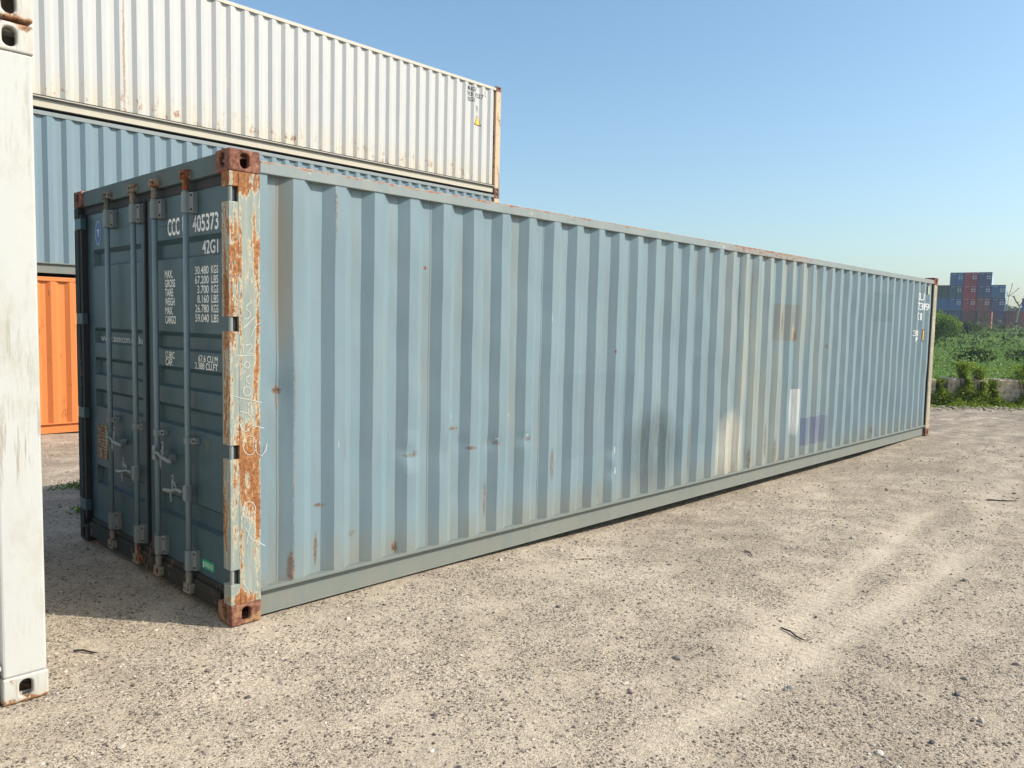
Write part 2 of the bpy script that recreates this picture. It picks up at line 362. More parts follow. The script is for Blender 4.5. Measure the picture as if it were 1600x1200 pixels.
def casting(parent,x0,y0,z0,mat,xo,yo,zo,dx=.178,dy=.162,dz=.118,bevel=.009):
    """corner casting: hollow box with oval holes; xo,yo,zo = +-1 tell which way is outside"""
    x1,y1,z1=x0+dx,y0+dy,z0+dz
    bm=bmesh.new()
    c=[bm.verts.new(p) for p in ((x0,y0,z0),(x1,y0,z0),(x1,y1,z0),(x0,y1,z0),(x0,y0,z1),(x1,y0,z1),(x1,y1,z1),(x0,y1,z1))]
    def hole(ci,n,u,v,a,b):
        """ci corner indices for (+,+),(-,+),(-,-),(+,-) in u,v ; a,b half sizes of the slot"""
        cen=sum((c[i].co for i in ci),Vector())/4; m=5; loop=[];inn=[]
        r=min(a,b)
        for k in range(4*m):
            q=k//m; ang=PI/2*(k/m)
            sx=1 if q in(0,3) else -1; sy=1 if q in (0,1) else -1
            pu=math.cos(ang)*r+sx*(a-r)*(0 if (k%m==0 and q in(1,3)) else 1); pv=math.sin(ang)*r+sy*(b-r)*(0 if (k%m==0 and q in (0,2)) else 1)
            p=cen+u*pu+v*pv; loop.append(bm.verts.new(p)); inn.append(bm.verts.new(p-n*.03))
        N_=4*m
        for q in range(4):
            for k in range(q*m,q*m+m): bm.faces.new((c[ci[q]],loop[k],loop[(k+1)%N_]))
            bm.faces.new((c[ci[q]],loop[(q*m+m)%N_],c[ci[(q+1)%4]]))
        for k in range(N_): bm.faces.new((loop[k],inn[k],inn[(k+1)%N_],loop[(k+1)%N_]))
    X,Y,Z=Vector((1,0,0)),Vector((0,1,0)),Vector((0,0,1))
    if yo<0: hole((5,4,0,1),-Y,X,Z,.0265,.040); bm.faces.new((c[2],c[3],c[7],c[6]))
    else: hole((6,7,3,2),Y,X,Z,.0265,.040); bm.faces.new((c[0],c[1],c[5],c[4]))
    if xo<0: hole((7,4,0,3),-X,Y,Z,.0265,.040); bm.faces.new((c[1],c[2],c[6],c[5]))
    else: hole((6,5,1,2),X,Y,Z,.0265,.040); bm.faces.new((c[0],c[3],c[7],c[4]))
    if zo>0: hole((6,7,4,5),Z,X,Y,.055,.032); bm.faces.new((c[0],c[1],c[2],c[3]))
    else: hole((2,3,0,1),-Z,X,Y,.055,.032); bm.faces.new((c[4],c[5],c[6],c[7]))
    bmesh.ops.recalc_face_normals(bm,faces=bm.faces)
    me=bpy.data.meshes.new('corner_casting'); bm.to_mesh(me); bm.free()
    return link('corner_casting',me,mat,parent,bevel,False,3)
def castings(parent,L,W,H,mat,e=.004,shade_mat=None):
    for x,xo in ((-e,-1),(L-.178+e,1)):
        for y,yo in ((-e,-1),(W-.162+e,1)):
            casting(parent,x,y,0,(shade_mat if (shade_mat and xo<0 and yo>0) else mat),xo,yo,-1); casting(parent,x,y,H-.118,mat,xo,yo,1)  # far door-end bottom casting gets a darker material as painted shade
def roof(parent,L,W,H,mat):
    m=MB(); n=int((L-.3)/.2)
    xs=[];zs=[]
    for k in range(n):
        a=.15+k*(L-.3)/n; d=(L-.3)/n
        xs+=[a,a+d*.3,a+d*.5,a+d*.8]; zs+=[-.02,-.02,0,0]
    xs.append(L-.15); zs.append(-.02)
    vs=[];fs=[]
    for x,z in zip(xs,zs): vs+=[(x,.06,H-.046+z),(x,W-.06,H-.046+z)]
    for i in range(len(xs)-1): fs.append((2*i,2*i+2,2*i+3,2*i+1))
    m.add(vs,fs); return m.build('roof',mat,parent)
def end_panel(parent,x,W,z0,z1,mat,face=1,name='end_panel'):
    """plain corrugated end wall, outer side facing +x (face=1) or -x"""
    m=MB(); vs=[];fs=[];ys=[]; y=.10
    while y<W-.36:
        ys+=[(y,.0),(y+.07,.0),(y+.105,.045),(y+.215,.045)]; y+=.25
    ys+=[(W-.10,.0)]
    for (yy,d) in ys: vs+=[(x-face*d,yy,z0),(x-face*d,yy,z1)]
    for i in range(len(ys)-1): fs.append((2*i,2*i+2,2*i+3,2*i+1))
    m.add(vs,fs); return m.build(name,mat,parent)
def base_container(root,L,W,H,m_side,m_rail,m_post,m_cast,m_roof,n=42,near='detail',both_ends=True,zs0=.178,top=None,panel_rows=2,dents=(),fine=1,m_low=None,shade_mat=None,castings_on=True,o0=.380,P=P0,strip=True):
    pts=side_breaks(L,P,o0,n,strip=strip); zt=H-.106
    side_panel(pts,.010,zs0,zt+.004,m_side,root,dents,panel_rows,None,fine)
    side_panel(side_breaks(L,P,o0,n,strip=strip),0,zs0,zt+.004,m_side,root,mirror=W-.010)
    for s in (0,1):
        a,b=(.003,.062) if s==0 else (W-.062,W-.003)
        MB().box(.176,L-.176,a,b,zt,zt+.066).build('top_rail',m_rail,root,.004)
        m=MB()
        def yb(p,q): return (p,q) if s==0 else (W-q,W-p)
        m.box(.176,L-.176,*yb(.002,.10),.160,.178); m.box(.177,L-.177,*yb(.040,.05),.020,.159); m.box(.176,L-.176,*yb(.036,.10),.012,.0205)
        m.build('bottom_rail',m_low or m_rail,root,.0015)
        for e in (0,1):
            if e==0 and near=='detail' : continue
            x0,x1=(0.001,.171) if e==0 else (L-.171,L-.001)
            MB().box(x0,x1,*yb(.001,.10),.118,H-.118).build('corner_post',m_post,root,.010)
    if castings_on: castings(root,L,W,H,m_cast,shade_mat=shade_mat)
    roof(root,L,W,H,m_roof)
    MB().box(.1,L-.1,.05,W-.05,.12,.16).build('floor',m_rail,root)
    for za,zb in ((.02,.16),(H-.13,H-.02)): MB().box(L-.09,L-.012,.162,W-.162,za,zb).build('end_rail',m_rail,root,.004)
    end_panel(root,L-.03,W,.16,H-.13,m_side,1)
    return pts

# ---------------------------------------------------------------- the big slate-blue container
def main_marks(t,X,Y,Z,col):
    w=t.noise(5,4,.6); w2=t.noise(40,4,.7)
    Xw=t.math('ADD',X,t.math('MULTIPLY',t.math('SUBTRACT',w2,.5),.025)); Zw=t.math('ADD',Z,t.math('MULTIPLY',t.math('SUBTRACT',w,.5),.25))
    # repainted and repaired patches
    for (x0,x1,z0,z1,c,k) in ((9.34,10.2,1.84,2.25,(.115,.185,.20),.55),(6.44,7.06,1.57,1.99,(.16,.155,.13),.6),(7.30,8.05,.29,.63,(.075,.085,.19),.6),(1.20,1.34,.70,.99,(.20,.27,.31),.4),
        (2.85,3.75,.62,1.30,(.13,.17,.20),.22),(3.78,4.75,.75,1.55,(.19,.25,.28),.25),(4.76,5.35,.55,1.42,(.13,.18,.22),.28),(5.9,6.6,.62,1.25,(.13,.17,.18),.22),(6.62,7.3,.2,.62,(.20,.25,.27),.25),(8.1,9.0,1.0,1.5,(.20,.26,.29),.18),(2.2,2.8,1.3,1.95,(.19,.26,.30),.18)):
        col=t.mix(t.math('MULTIPLY',rectmask(t,X,Z,x0,x1,z0,z1),k),col,c)
    for (x,z,rx,rz,c,k,so,zt_) in ((5.53,.40,.24,.42,(.50,.47,.40),.85,.45,9),(7.07,.78,.14,.30,(.50,.51,.50),.85,.35,.998),(4.10,.55,.42,.36,(.085,.11,.12),.7,.6,9),(5.76,1.25,.09,.5,(.36,.33,.24),.45,.8,9),(6.93,1.66,.07,.12,(.42,.33,.20),.8,.4,9)):
        mk=t.math('MULTIPLY',ellmask(t,Xw,Zw,x,z,rx,rz,so),t.math('LESS_THAN',Z,zt_))
        mk=t.math('MULTIPLY',mk,t.ramp(t.noise(1,5,.7,t.map((30,30,5),(4,4,4))),[(.30,.35),(.50,1)]))
        col=t.mix(t.math('MULTIPLY',mk,k),col,c)
    # grime splashed on the foot of the sheet and run down the grooves
    gr=t.math('MULTIPLY',t.step(t.math('ADD',Z,t.math('MULTIPLY',t.math('SUBTRACT',w2,.5),.22)),.42,.16),t.ramp(t.noise(1,4,.6,t.map((9,9,2),(1,2,6))),[(.35,.25),(.62,1)]))
    col=t.mix(t.math('MULTIPLY',gr,.6),col,(.20,.175,.12))
    gv=t.math('MULTIPLY',t.step(Y,.036,.050),t.step(t.noise(1,4,.6,t.map((4,4,.8),(2,6,1))),.50,.62)); col=t.mix(t.math('MULTIPLY',gv,.35),col,(.17,.165,.13))
    # faded beige bays
    b=t.math('MULTIPLY',t.math('MULTIPLY',t.step(X,5.0,5.6),t.step(X,8.2,7.2)),t.ramp(t.noise(1,4,.6,t.map((6,6,.5))),[(.42,0),(.62,.6)]))
    col=t.mix(b,col,(.30,.30,.245))
    # stain next to the first corrugation
    col=t.mix(t.math('MULTIPLY',ellmask(t,X,Zw,.335,2.05,.05,.55,.8),.65),col,(.20,.17,.12))
    rustc=t.ramp(t.noise(30,5,.7),[(.3,(.045,.022,.012)),(.5,(.13,.06,.026)),(.7,(.30,.18,.09))])
    brk=t.ramp(t.noise(70,5,.75),[(.38,.1),(.50,1)]); Zr=t.math('ADD',Z,t.math('MULTIPLY',t.math('SUBTRACT',t.noise(30,4,.7,t.map((1,1,1),(3,9,1))),.5),.05))
    for (x,z,rx,rz,k) in ((.300,1.294,.024,.020,1),(.300,1.25,.010,.09,.6),(.385,1.35,.0035,.55,.6),(.385,.55,.004,.40,.6),(.372,.25,.02,.09,.8),(.665,2.37,.008,.07,.7),(.665,2.25,.006,.08,.5),
       (1.243,.82,.05,.012,.6),(1.29,.83,.03,.02,.5),(1.64,.966,.055,.010,1),(1.79,.817,.05,.008,.7),(2.05,.828,.03,.012,.6),(2.373,.827,.03,.012,.6),(1.146,.225,.02,.035,1),(.555,.32,.012,.10,.8),
       (.576,.589,.035,.010,.8),(.811,.379,.03,.02,.5),(3.29,.45,.012,.20,.9),(3.30,.28,.02,.05,.8),(.74,.94,.006,.10,.5),(2.66,.60,.02,.12,.6),(1.97,.42,.012,.12,.7),(6.62,1.78,.05,.13,.8),(6.98,1.62,.06,.07,.7),
       (4.75,.5,.015,.25,.6),(6.3,.45,.03,.2,.7),(6.55,.30,.03,.15,.7),(5.95,.28,.02,.12,.6),(5.9,1.9,.01,.6,.5),(5.63,1.95,.01,.5,.5),(8.9,.25,.03,.06,.6),(9.6,.3,.03,.05,.6),(7.9,1.5,.02,.03,.6),(11.7,.35,.03,.18,.5)):
        col=t.mix(t.math('MULTIPLY',t.math('MULTIPLY',ellmask(t,Xw,Zr,x,z,rx,rz,.45),brk),k),col,rustc)
    for (x,z,rx,rz) in ((3.49,.63,.014,.05),(3.50,.45,.014,.045),(2.05,.86,.02,.008),(2.37,.86,.02,.008),(1.62,1.05,.008,.02),(2.62,1.75,.004,.05),(.69,.95,.004,.03),(2.2,1.02,.006,.015),(5.48,.45,.004,.1)):
        col=t.mix(t.math('MULTIPLY',ellmask(t,Xw,Z,x,z,rx*.6,rz*.7,.5),.8),col,(.45,.48,.48))
    # fine scratches down the raised flats
    sc=t.math('MULTIPLY',t.step(t.noise(1,3,.6,t.map((150,150,4))),.655,.70),t.step(t.noise(3,3,.6,t.map((1,1,1),(5,5,5))),.48,.58))
    col=t.mix(t.math('MULTIPLY',sc,.5),col,(.18,.19,.18))
    return col
def rail_marks(t,X,Y,Z,col):
    rc=t.ramp(t.noise(30,5,.7),[(.3,(.09,.035,.02)),(.5,(.26,.11,.05)),(.7,(.42,.25,.14))])
    n=t.noise(1,6,.7,t.map((14,14,40)))
    w=t.math('ADD',t.math('MULTIPLY',t.math('MULTIPLY',t.step(X,5.1,5.5),t.step(X,7.9,6.9)),.12),t.math('MULTIPLY',t.math('MULTIPLY',t.step(Z,2.530,2.552),t.step(X,12,2)),.24))
    w=t.math('ADD',w,t.math('MULTIPLY',t.step(X,10.5,12),.12))
    return t.mix(t.step(t.math('ADD',n,w),.62,.68),col,rc)
BLUE=(.157,.224,.254)
m_side=paint('slate_blue_panel',BLUE,rust=.04,var=.10,dirt=.16,rough=.42,spot=.30,seam=(1.118,2.535-1.118/2,.004),extra=main_marks,streak=.8,grime=(.33,.31,.25))
m_rail=paint('slate_rail',(.20,.235,.235),rust=.30,var=.16,dirt=.3,rough=.5,spot=.3,primer=(.46,.42,.34),extra=rail_marks)
m_low=paint('sill_rail',(.135,.170,.162),rust=.12,var=.14,dirt=.45,rough=.6,spot=.2,grime=(.21,.195,.155),zg=(.0,.35))
def post_extra(t,X,Y,Z,col):
    return col
def rust_post():
    t=NT('rusted_post'); X,Y,Z=t.xyz()
    st=t.noise(1,7,.7,t.map((30,30,2.6))); st2=t.noise(1,7,.72,t.map((9,9,1.4),(3,3,3))); gr=t.noise(55,5,.7)
    n=t.math('ADD',t.math('ADD',t.math('MULTIPLY',st,.30),t.math('MULTIPLY',st2,.44)),t.math('MULTIPLY',t.noise(1,7,.75,t.map((34,34,14),(2,7,1))),.26))
    def band(x,z,rx,rz): return ellmask(t,X,Z,x,z,rx,rz,.9)
    bias=None
    for (x,z,rx,rz,k) in ((.058,1.2,.012,1.5,.10),(.060,.6,.02,.6,.08),(.150,.75,.028,.65,.10),(.15,2.15,.04,.35,.07),(.09,2.44,.14,.09,.14),(.10,.80,.07,.30,.10),(.16,1.5,.012,.5,.08),(.02,1.9,.035,.6,.10),(.02,.9,.04,.7,.05),(.09,.14,.12,.05,.12)):
        m=t.math('MULTIPLY',band(x,z,rx,rz),k); bias=m if bias is None else t.math('MAXIMUM',bias,m)
    v=t.math('ADD',n,bias)
    base=t.mix(t.step(st,.40,.62),(.20,.235,.215),(.28,.305,.265))
    base=t.mix(t.math('MULTIPLY',t.step(st2,.50,.62),.5),base,(.34,.31,.22))
    halo=t.step(v,.545,.565); core=t.step(v,.565,.59); deep=t.step(v,.61,.68)
    col=t.mix(t.math('MULTIPLY',halo,t.step(gr,.38,.55)),base,(.52,.44,.29))
    rc=t.ramp(t.math('ADD',t.math('MULTIPLY',gr,.6),t.math('MULTIPLY',st,.45)),[(.35,(.085,.032,.014)),(.48,(.20,.075,.026)),(.58,(.35,.15,.052)),(.70,(.50,.29,.13))])
    col=t.mix(core,col,rc); col=t.mix(t.math('MULTIPLY',deep,.75),col,(.12,.045,.020))
    fl=t.math('MULTIPLY',t.math('GREATER_THAN',t.noise(1,6,.75,t.map((34,34,9),(8,2,5))),.655),t.step(v,.52,.60)); col=t.mix(fl,col,(.72,.70,.62))
    return t.out(col,t.math('ADD',t.math('MULTIPLY',core,.3),.5),0,t.bump(t.math('ADD',t.math('SUBTRACT',1,core),t.math('MULTIPLY',gr,.35)),.5,.002),.35)
m_post=rust_post()
m_postd=paint('weathered_post',(.29,.255,.18),rust=.50,var=.18,dirt=.4,rough=.55,spot=.5,primer=(.55,.50,.40))
t=NT('rusted_casting'); gr=t.noise(38,7,.72); bg_=t.noise(9,5,.65); X,Y,Z=t.xyz()
rc=t.ramp(t.math('ADD',t.math('MULTIPLY',gr,.6),t.math('MULTIPLY',bg_,.45)),[(.38,(.045,.020,.014)),(.47,(.125,.050,.032)),(.56,(.22,.092,.060)),(.63,(.30,.15,.085)),(.72,(.46,.32,.20))])
rc=t.mix(t.math('MULTIPLY',t.step(bg_,.48,.60),t.step(Z,.15,.05)),rc,(.30,.175,.085))
m_cast=t.out(rc,.8,0,t.bump(gr,.5,.004),.3)
m_roof=paint('roof_paint',(.25,.30,.31),rust=.4,dirt=.4)
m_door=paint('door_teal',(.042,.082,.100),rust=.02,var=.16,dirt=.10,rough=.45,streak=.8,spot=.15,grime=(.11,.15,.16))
m_frame=paint('door_frame_dirty',(.065,.10,.105),rust=.40,var=.3,dirt=.5,rough=.7,grime=(.09,.07,.05),primer=(.11,.10,.08))
m_sill=paint('sill_dirt_and_shade',(.022,.032,.028),rust=.45,var=.35,dirt=.8,rough=.8,grime=(.022,.017,.012),primer=(.09,.07,.055))
m_black=plain('rubber_and_shade_black',(.012,.013,.014),.7)
m_galv=paint('galvanised_rod',(.155,.215,.24),rust=.10,var=.22,dirt=.25,rough=.42,spot=.3,grime=(.22,.22,.19))
m_galv2=paint('galvanised_fitting',(.17,.20,.205),rust=.26,var=.3,dirt=.4,rough=.5,grime=(.2,.17,.12))
m_cam=paint('worn_cam',(.10,.10,.085),rust=.62,var=.3,dirt=.5,rough=.7,primer=(.25,.21,.15))
m_white=plain('white_lettering',(.74,.75,.73),.5,var=.08,scale=60)
m_wfade=plain('faded_lettering',(.50,.53,.54),.5,var=.15,scale=60)
m_chalk=plain('chalk',(.56,.56,.51),.9,var=.15,scale=90)
m_dot=plain('dark_steel',(.015,.015,.016),.6)

L,W,H=12.192,2.438,2.591
box=thing('shipping_container','long slate blue container with a rusted corner post and barred doors, alone on the gravel','shipping container')
dents=[(.30,1.294,.06,.08,.012),(.40,1.30,.05,.30,-.012),(1.25,.82,.06,.06,.012),(1.20,.86,.05,.05,.010),(2.02,.83,.06,.05,.014),(2.34,.83,.06,.05,.014),(1.55,.80,.08,.08,.008),(1.72,.86,.07,.06,.010),(.62,.35,.06,.12,.007),
       (3.46,.62,.04,.06,.014),(3.46,.44,.04,.06,.014),(3.98,.55,.10,.22,.014),(4.26,.50,.10,.2,.012),(5.5,.45,.12,.2,.010),(1.66,.50,.05,.07,.008),(6.9,.8,.1,.2,.008),(8.4,.5,.15,.2,.006),(11.75,.38,.07,.12,.012),(2.6,.62,.05,.12,.006),(7.5,1.4,.2,.4,.005)]
pts=base_container(box,L,W,H,m_side,m_rail,m_postd,m_cast,m_roof,panel_rows=150,dents=dents,fine=4,m_low=m_low,shade_mat=m_sill)

# door-end posts with hinge notches
NOT=[(2.314,2.394),(1.625,1.704),(.931,1.007),(.234,.315)]
for s in (0,1):
    def yb(p,q): return (p,q) if s==0 else (W-q,W-p)
    m=MB()
    m.box(.049,.174,*yb(.0,.10),.118,H-.118)
    zc=.1185; segs=[]
    for a,b in sorted(NOT): segs.append((zc,a)); zc=b
    segs.append((zc,H-.1185))
    for a,b in segs: m.box(-.004,.0505,*yb(.0012,.085),a,b)
    m.build('corner_post',m_post if s==0 else m_sill,box,.0035,seg=3)
    for a,b in NOT:
        h=MB().tube([(.012,yb(.019,.019)[0],a-.002),(.012,yb(.019,.019)[0],b+.002)],.0115,12)
        if s==0: MB().box(.0275,.0515,.020,.080,a+.001,b-.001).build('hinge_recess_shade',m_black,box)  # black filler, the notch's dark depth put in as colour
        else: h.box(-.008,.030,W-.150,W-.022,a,b)
        h.build('hinge',m_rail if s==0 else m_door,box,.003)
# black rubber between post and leaves, round the leaves and down the middle
MB().box(.086,.098,.09,W-.09,.15,2.473).box(.004,.06,2.305,2.352,.17,2.42).box(.030,.069,1.2045,1.2285,.17,2.44).box(.035,.069,.1,W-.1,2.4215,2.47).build('door_seal',m_black,box)
# header and sill
MB().box(.010,.11,.159,W-.159,2.474,2.583).build('door_header',m_frame,box,.006)
MB().box(.010,.11,.159,W-.159,.045,.150).build('door_sill',m_sill,box,.006); MB().box(.03,.12,.159,W-.159,.151,.182).build('threshold',m_sill,box,.004)
FL=[(2.42,2.165),(2.045,1.605),(1.495,1.392),(1.262,1.160),(1.030,.595),(.455,.190)]
def leaf(ya,yb_,mat,name='door'):
    rows=[]
    for i,(a,b) in enumerate(FL):
        rows+=[(a,0),(b,0)]
        if i<len(FL)-1: rows+=[(b-.028,1),(FL[i+1][0]+.012,1)]
    cols=[(ya,0),(ya+.075,0),(ya+.095,1),(yb_-.125,1),(yb_-.105,0),(yb_,0)]
    vs=[(.045+.034*r*c,y,z) for z,r in rows for y,c in cols]; n=len(cols); fs=[]
    for i in range(len(rows)-1):
        for j in range(n-1): fs.append((i*n+j,i*n+j+1,(i+1)*n+j+1,(i+1)*n+j))
    m=MB().add(vs,fs); o=m.build(name,mat,box)
    # rim of the leaf
    e=MB()
    for (a,b,c,d) in ((ya-.001,ya+.012,.19,2.42),(yb_-.012,yb_+.001,.19,2.42),(ya,yb_,.182,.1895),(ya,yb_,2.4205,2.428)):
        e.box(.0445,.068,a,b,c,d)
    e.build('door_edge',mat,o,.001)
    # thin swage line under the top rail of the leaf
    return o
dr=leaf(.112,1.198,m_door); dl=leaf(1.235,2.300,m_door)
MB().box(.0435,.0449,.13,1.18,2.247,2.251).build('swage_line',m_frame,dr); MB().box(.0435,.0449,1.30,2.22,2.287,2.291).build('swage_line',m_frame,dl)
RX=-.004
for i,y in enumerate((1.768,1.308,.968,.526)):
    rod=MB().tube([(RX,y,.135),(RX,y,2.47)],.0168,14).build('lock_rod',m_galv,box,smooth=True)
    # cams and their keepers
    for z,s,cb,kb in ((2.432,1,((y-.030,y+.010,2.492,2.505),(y+.006,y+.026,2.480,2.512)),((-.022,y-.052,y-.034,2.482,2.530),(-.026,y-.034,y+.020,2.512,2.530),(-.024,y+.028,y+.040,2.484,2.530))),
                      (.170,-1,((y-.010,y+.026,.098,.110),(y-.026,y-.008,.092,.124)),((-.022,y-.045,y-.030,.072,.122),(-.022,y+.028,y+.042,.072,.122),(-.026,y-.040,y+.040,.066,.080)))):
        cm=MB().tube([(RX,y,z-.016*s),(RX,y,z+.050*s)],[.020,.0175],12).tube([(RX,y,z+.050*s),(RX,y,z+.066*s)],[.024,.024],12)
        cm.box(RX-.022,RX+.02,*cb[0]).box(RX-.028,RX-.012,*cb[1]); cm.build('cam_end',m_cam,rod,.003)
        kp=MB()
        for (x0,y0,y1,z0,z1) in kb: kp.box(x0,.0105,y0,y1,z0,z1)
        kp.build('cam_keeper',m_cam,box,.003)
    for z0,z1 in ((2.292,2.408),(.200,.318),(.955,.992)):
        br=MB()
        br.box(.006,.0445,y-.052,y+.048,z0,z1) if False else None
        n=10; vs=[];prof=[]
        prof.append((.014,y+.052)); prof.append((.008,y+.026))
        for k in range(n+1):
            a=PI*k/n; prof.append((RX-.0235*math.sin(a),y+.0235*math.cos(a)))
        prof.append((.008,y-.026)); prof.append((.014,y-.052)); prof.append((.044,y-.052)); prof.append((.044,y+.052))
        k=len(prof); vs=[(a,b,z0) for a,b in prof]+[(a,b,z1) for a,b in prof]
        br.add(vs,[(j,(j+1)%k,k+(j+1)%k,k+j) for j in range(k)]+[tuple(range(k))[::-1],tuple(range(k,2*k))])
        b=br.build('rod_bracket',m_galv2,box,.0015)
        bl=MB(); zz=((z0+.018,z1-.018) if z1-z0>.06 else ((z0+z1)/2,))
        for z in zz:
            for sy in (-.041,.041): bl.tube([(.012,y+sy,z),(.006,y+sy,z)],.0062,8)
        bl.build('bolt',m_dot,b)
    # handle
    s=-1 if i in (0,2) else 1; z=.852 if i in (0,2) else .668
    hub=MB().box(RX-.026,RX+.004,y-.024,y+.024,z-.050,z+.040).tube([(RX,y,z-.056),(RX,y,z+.046)],.023,12)
    hub.build('handle_hub',m_galv2,rod,.004)
    h=MB(); x_=-.030
    h.tube([(x_,y+s*.02,z),(x_-.006,y+s*.09,z+.004),(x_-.010,y+s*.15,z-.012),(x_-.004,y+s*.21,z-.022),(x_-.004,y+s*.275,z-.026)],[.011,.010,.011,.014,.012],10)
    h.build('handle',m_galv2,rod,smooth=True)
    yc=y+s*.150; c_=MB().tube([(.044,yc,z-.02),(.0,yc,z-.02)],.020,10).box(-.036,-.028,yc-.012,yc+.014,z-.02,z+.085).box(-.040,.0,yc-.005,yc+.003,z-.03,z+.03).tube([(-.026,yc,z+.048),(-.026,yc-s*.040,z+.010)],.008,8).box(-.044,-.037,yc+.002,yc+.024,z-.080,z-.012)
    hc=c_.build('handle_catch',m_galv2,box,.006)
    MB().tube([(-.0363,y+s*.150+.001,z+.066),(-.0373,y+s*.150+.001,z+.066)],.0075,8).tube([(-.0443,y+s*.15+.013,z-.066),(-.0453,y+s*.15+.013,z-.066)],.006,8).build('pin_hole',m_dot,hc)
# lettering on the doors
def onleaf(y0,z0,x=.0438): return lambda u,v:(x,y0-u,z0+v)
m=MB()
text_into(m,'CCC',.098,onleaf(.892,2.188),bold=.018,width=.168); text_into(m,'U',.098,onleaf(.684,2.188),bold=.018,width=.045)
text_into(m,'405373',.092,onleaf(.545,2.188),bold=.018,width=.325)
m.build('number_lettering',m_white,dr)
m=MB(); text_into(m,'42G1',.078,onleaf(.495,2.064,.0775),bold=.018,width=.20); m.build('type_lettering',m_white,dr)
m=MB(); m2=MB()
for k,(a,wd) in enumerate((('MAX.',.115),('GROSS',.15),('TARE',.12),('WEIGH',.14),('MAX.',.115),('CARGO',.155))):
    text_into(m,a,.046,onleaf(.943,1.932-k*.0555),bold=.02,width=wd)
for k,(a,b) in enumerate((('30.480','KGS'),('67.200','LBS'),('3.700','KGS'),('8.160','LBS'),('26.780','KGS'),('59.040','LBS'))):
    text_into(m2,a,.044,onleaf(.345,1.945-k*.0548),bold=.012,width=.175*len(a)/6,align='RIGHT')
    text_into(m2,b,.044,onleaf(.312,1.945-k*.0548),bold=.012,width=.085)
m.build('weight_lettering',m_white,dr); m2.build('weight_figures',m_white,dr)
m=MB()
text_into(m,'CUBIC',.042,onleaf(.947,1.440),bold=.012,width=.135); text_into(m,'CAP.',.042,onleaf(.947,1.396),bold=.012,width=.11)
text_into(m,'67.6 CU.M',.038,onleaf(.240,1.440),bold=.012,width=.245,align='RIGHT'); text_into(m,'2.388 CU.FT',.038,onleaf(.240,1.397),bold=.012,width=.29,align='RIGHT')
m.build('volume_lettering',m_white,dr)
m=MB(); text_into(m,'www.pancon.co.kr',.050,onleaf(2.168,1.508,.0775),bold=.006,width=.80); m.build('web_lettering',m_wfade,dl)
def disc(m,cx,cy,cz,ry,rz,n=28,ry2=0,rz2=0):
    if ry2:
        vs=[(cx,cy+ry*math.cos(2*PI*k/n),cz+rz*math.sin(2*PI*k/n)) for k in range(n)]+[(cx,cy+ry2*math.cos(2*PI*k/n),cz+rz2*math.sin(2*PI*k/n)) for k in range(n)]
        m.add(vs,[(k,(k+1)%n,n+(k+1)%n,n+k) for k in range(n)])
    else: m.add([(cx,cy+ry*math.cos(2*PI*k/n),cz+rz*math.sin(2*PI*k/n)) for k in range(n)],[tuple(range(n))])
m_logo=plain('blue_decal',(.018,.075,.24),.45); m_green=plain('green_plate',(.015,.33,.19),.4); m_brass=paint('tarnished_plate',(.30,.19,.075),rust=.55,var=.4,rough=.5,primer=(.16,.11,.06),spot=.4)
em=MB(); disc(em,.0432,2.082,2.278,.060,.088); e=em.build('emblem',m_logo,dl)
em=MB(); disc(em,.0424,2.082,2.278,.056,.083,28,.0535,.080); disc(em,.0424,2.082,2.290,.013,.014,16,.009,.010)
em.box(.0418,.0423,2.060,2.104,2.296,2.301).box(.0419,.0424,2.079,2.085,2.25,2.276)
em.build('emblem_mark',m_white,e)
e=MB().box(.040,.0445,1.972,2.156,.655,.900).build('data_plate',m_brass,dl,.001)
m=MB()
for k in range(9): m.box(.0394,.0399,1.995,2.135-.04*(k%3),.875-k*.024,.881-k*.024)
m.build('plate_engraving',m_sill,e)
m=MB(); n=8; vs=[]
for (cy,cz,a0) in ((.445,.264,0),(.318,.264,90),(.318,.238,180),(.445,.238,270)):
    for k in range(n+1):
        a=R(a0+90*k/n); vs.append((.0435,cy+.018*math.cos(a),cz+.014*math.sin(a)))
m.add(vs,[tuple(range(len(vs)))]); e=m.build('maker_plate',m_green,dr)
m=MB(); [text_into(m,ch,.028,onleaf(.449-u,.237,.0427),bold=.01,width=wd) for ch,u,wd in (('J',0,.018),('I',.027,.006),('N',.041,.024),('D',.073,.023),('O',.104,.026))]; m.build('maker_lettering',m_white,e)
MB().add([(.0435,.425,.985),(.0435,.325,.995),(.0435,.372,.905)],[(0,1,2)]).build('triangle_mark',m_frame,dr)
MB().box(12.0075,12.0135,.014,.094,.182,2.484).build('post_shade_strip',m_black,box)  # black strip added on the far post's side, painted shade of the gap
# lettering over the corrugations at the far end of the side
def corr_text(lines,pts,yo,mat,parent,name,marks=()):
    mb=MB()
    for (s,h,x,z,wd,al) in lines: text_into(mb,s,h,lambda u,v,x=x,z=z:(x+u,0,z+v),bold=.012,width=wd,align=al)
    for mk in marks: mb.add(*mk)
    bm=bmesh.new(); vs=[bm.verts.new(p) for p in mb.v]
    for f_ in mb.f:
        try: bm.faces.new([vs[i] for i in f_])
        except ValueError: pass
    xs=[p[0] for p in mb.v]; lo,hi=min(xs),max(xs)
    for (bx,_) in pts:
        if lo<bx<hi: bmesh.ops.bisect_plane(bm,geom=bm.verts[:]+bm.edges[:]+bm.faces[:],plane_co=(bx,0,0),plane_no=(1,0,0))
    for v_ in bm.verts: v_.co.y=yo+float(depth_at(pts,v_.co.x))-.004
    me=bpy.data.meshes.new(name); bm.to_mesh(me); bm.free()
    return link(name,me,mat,parent)
XR=11.62
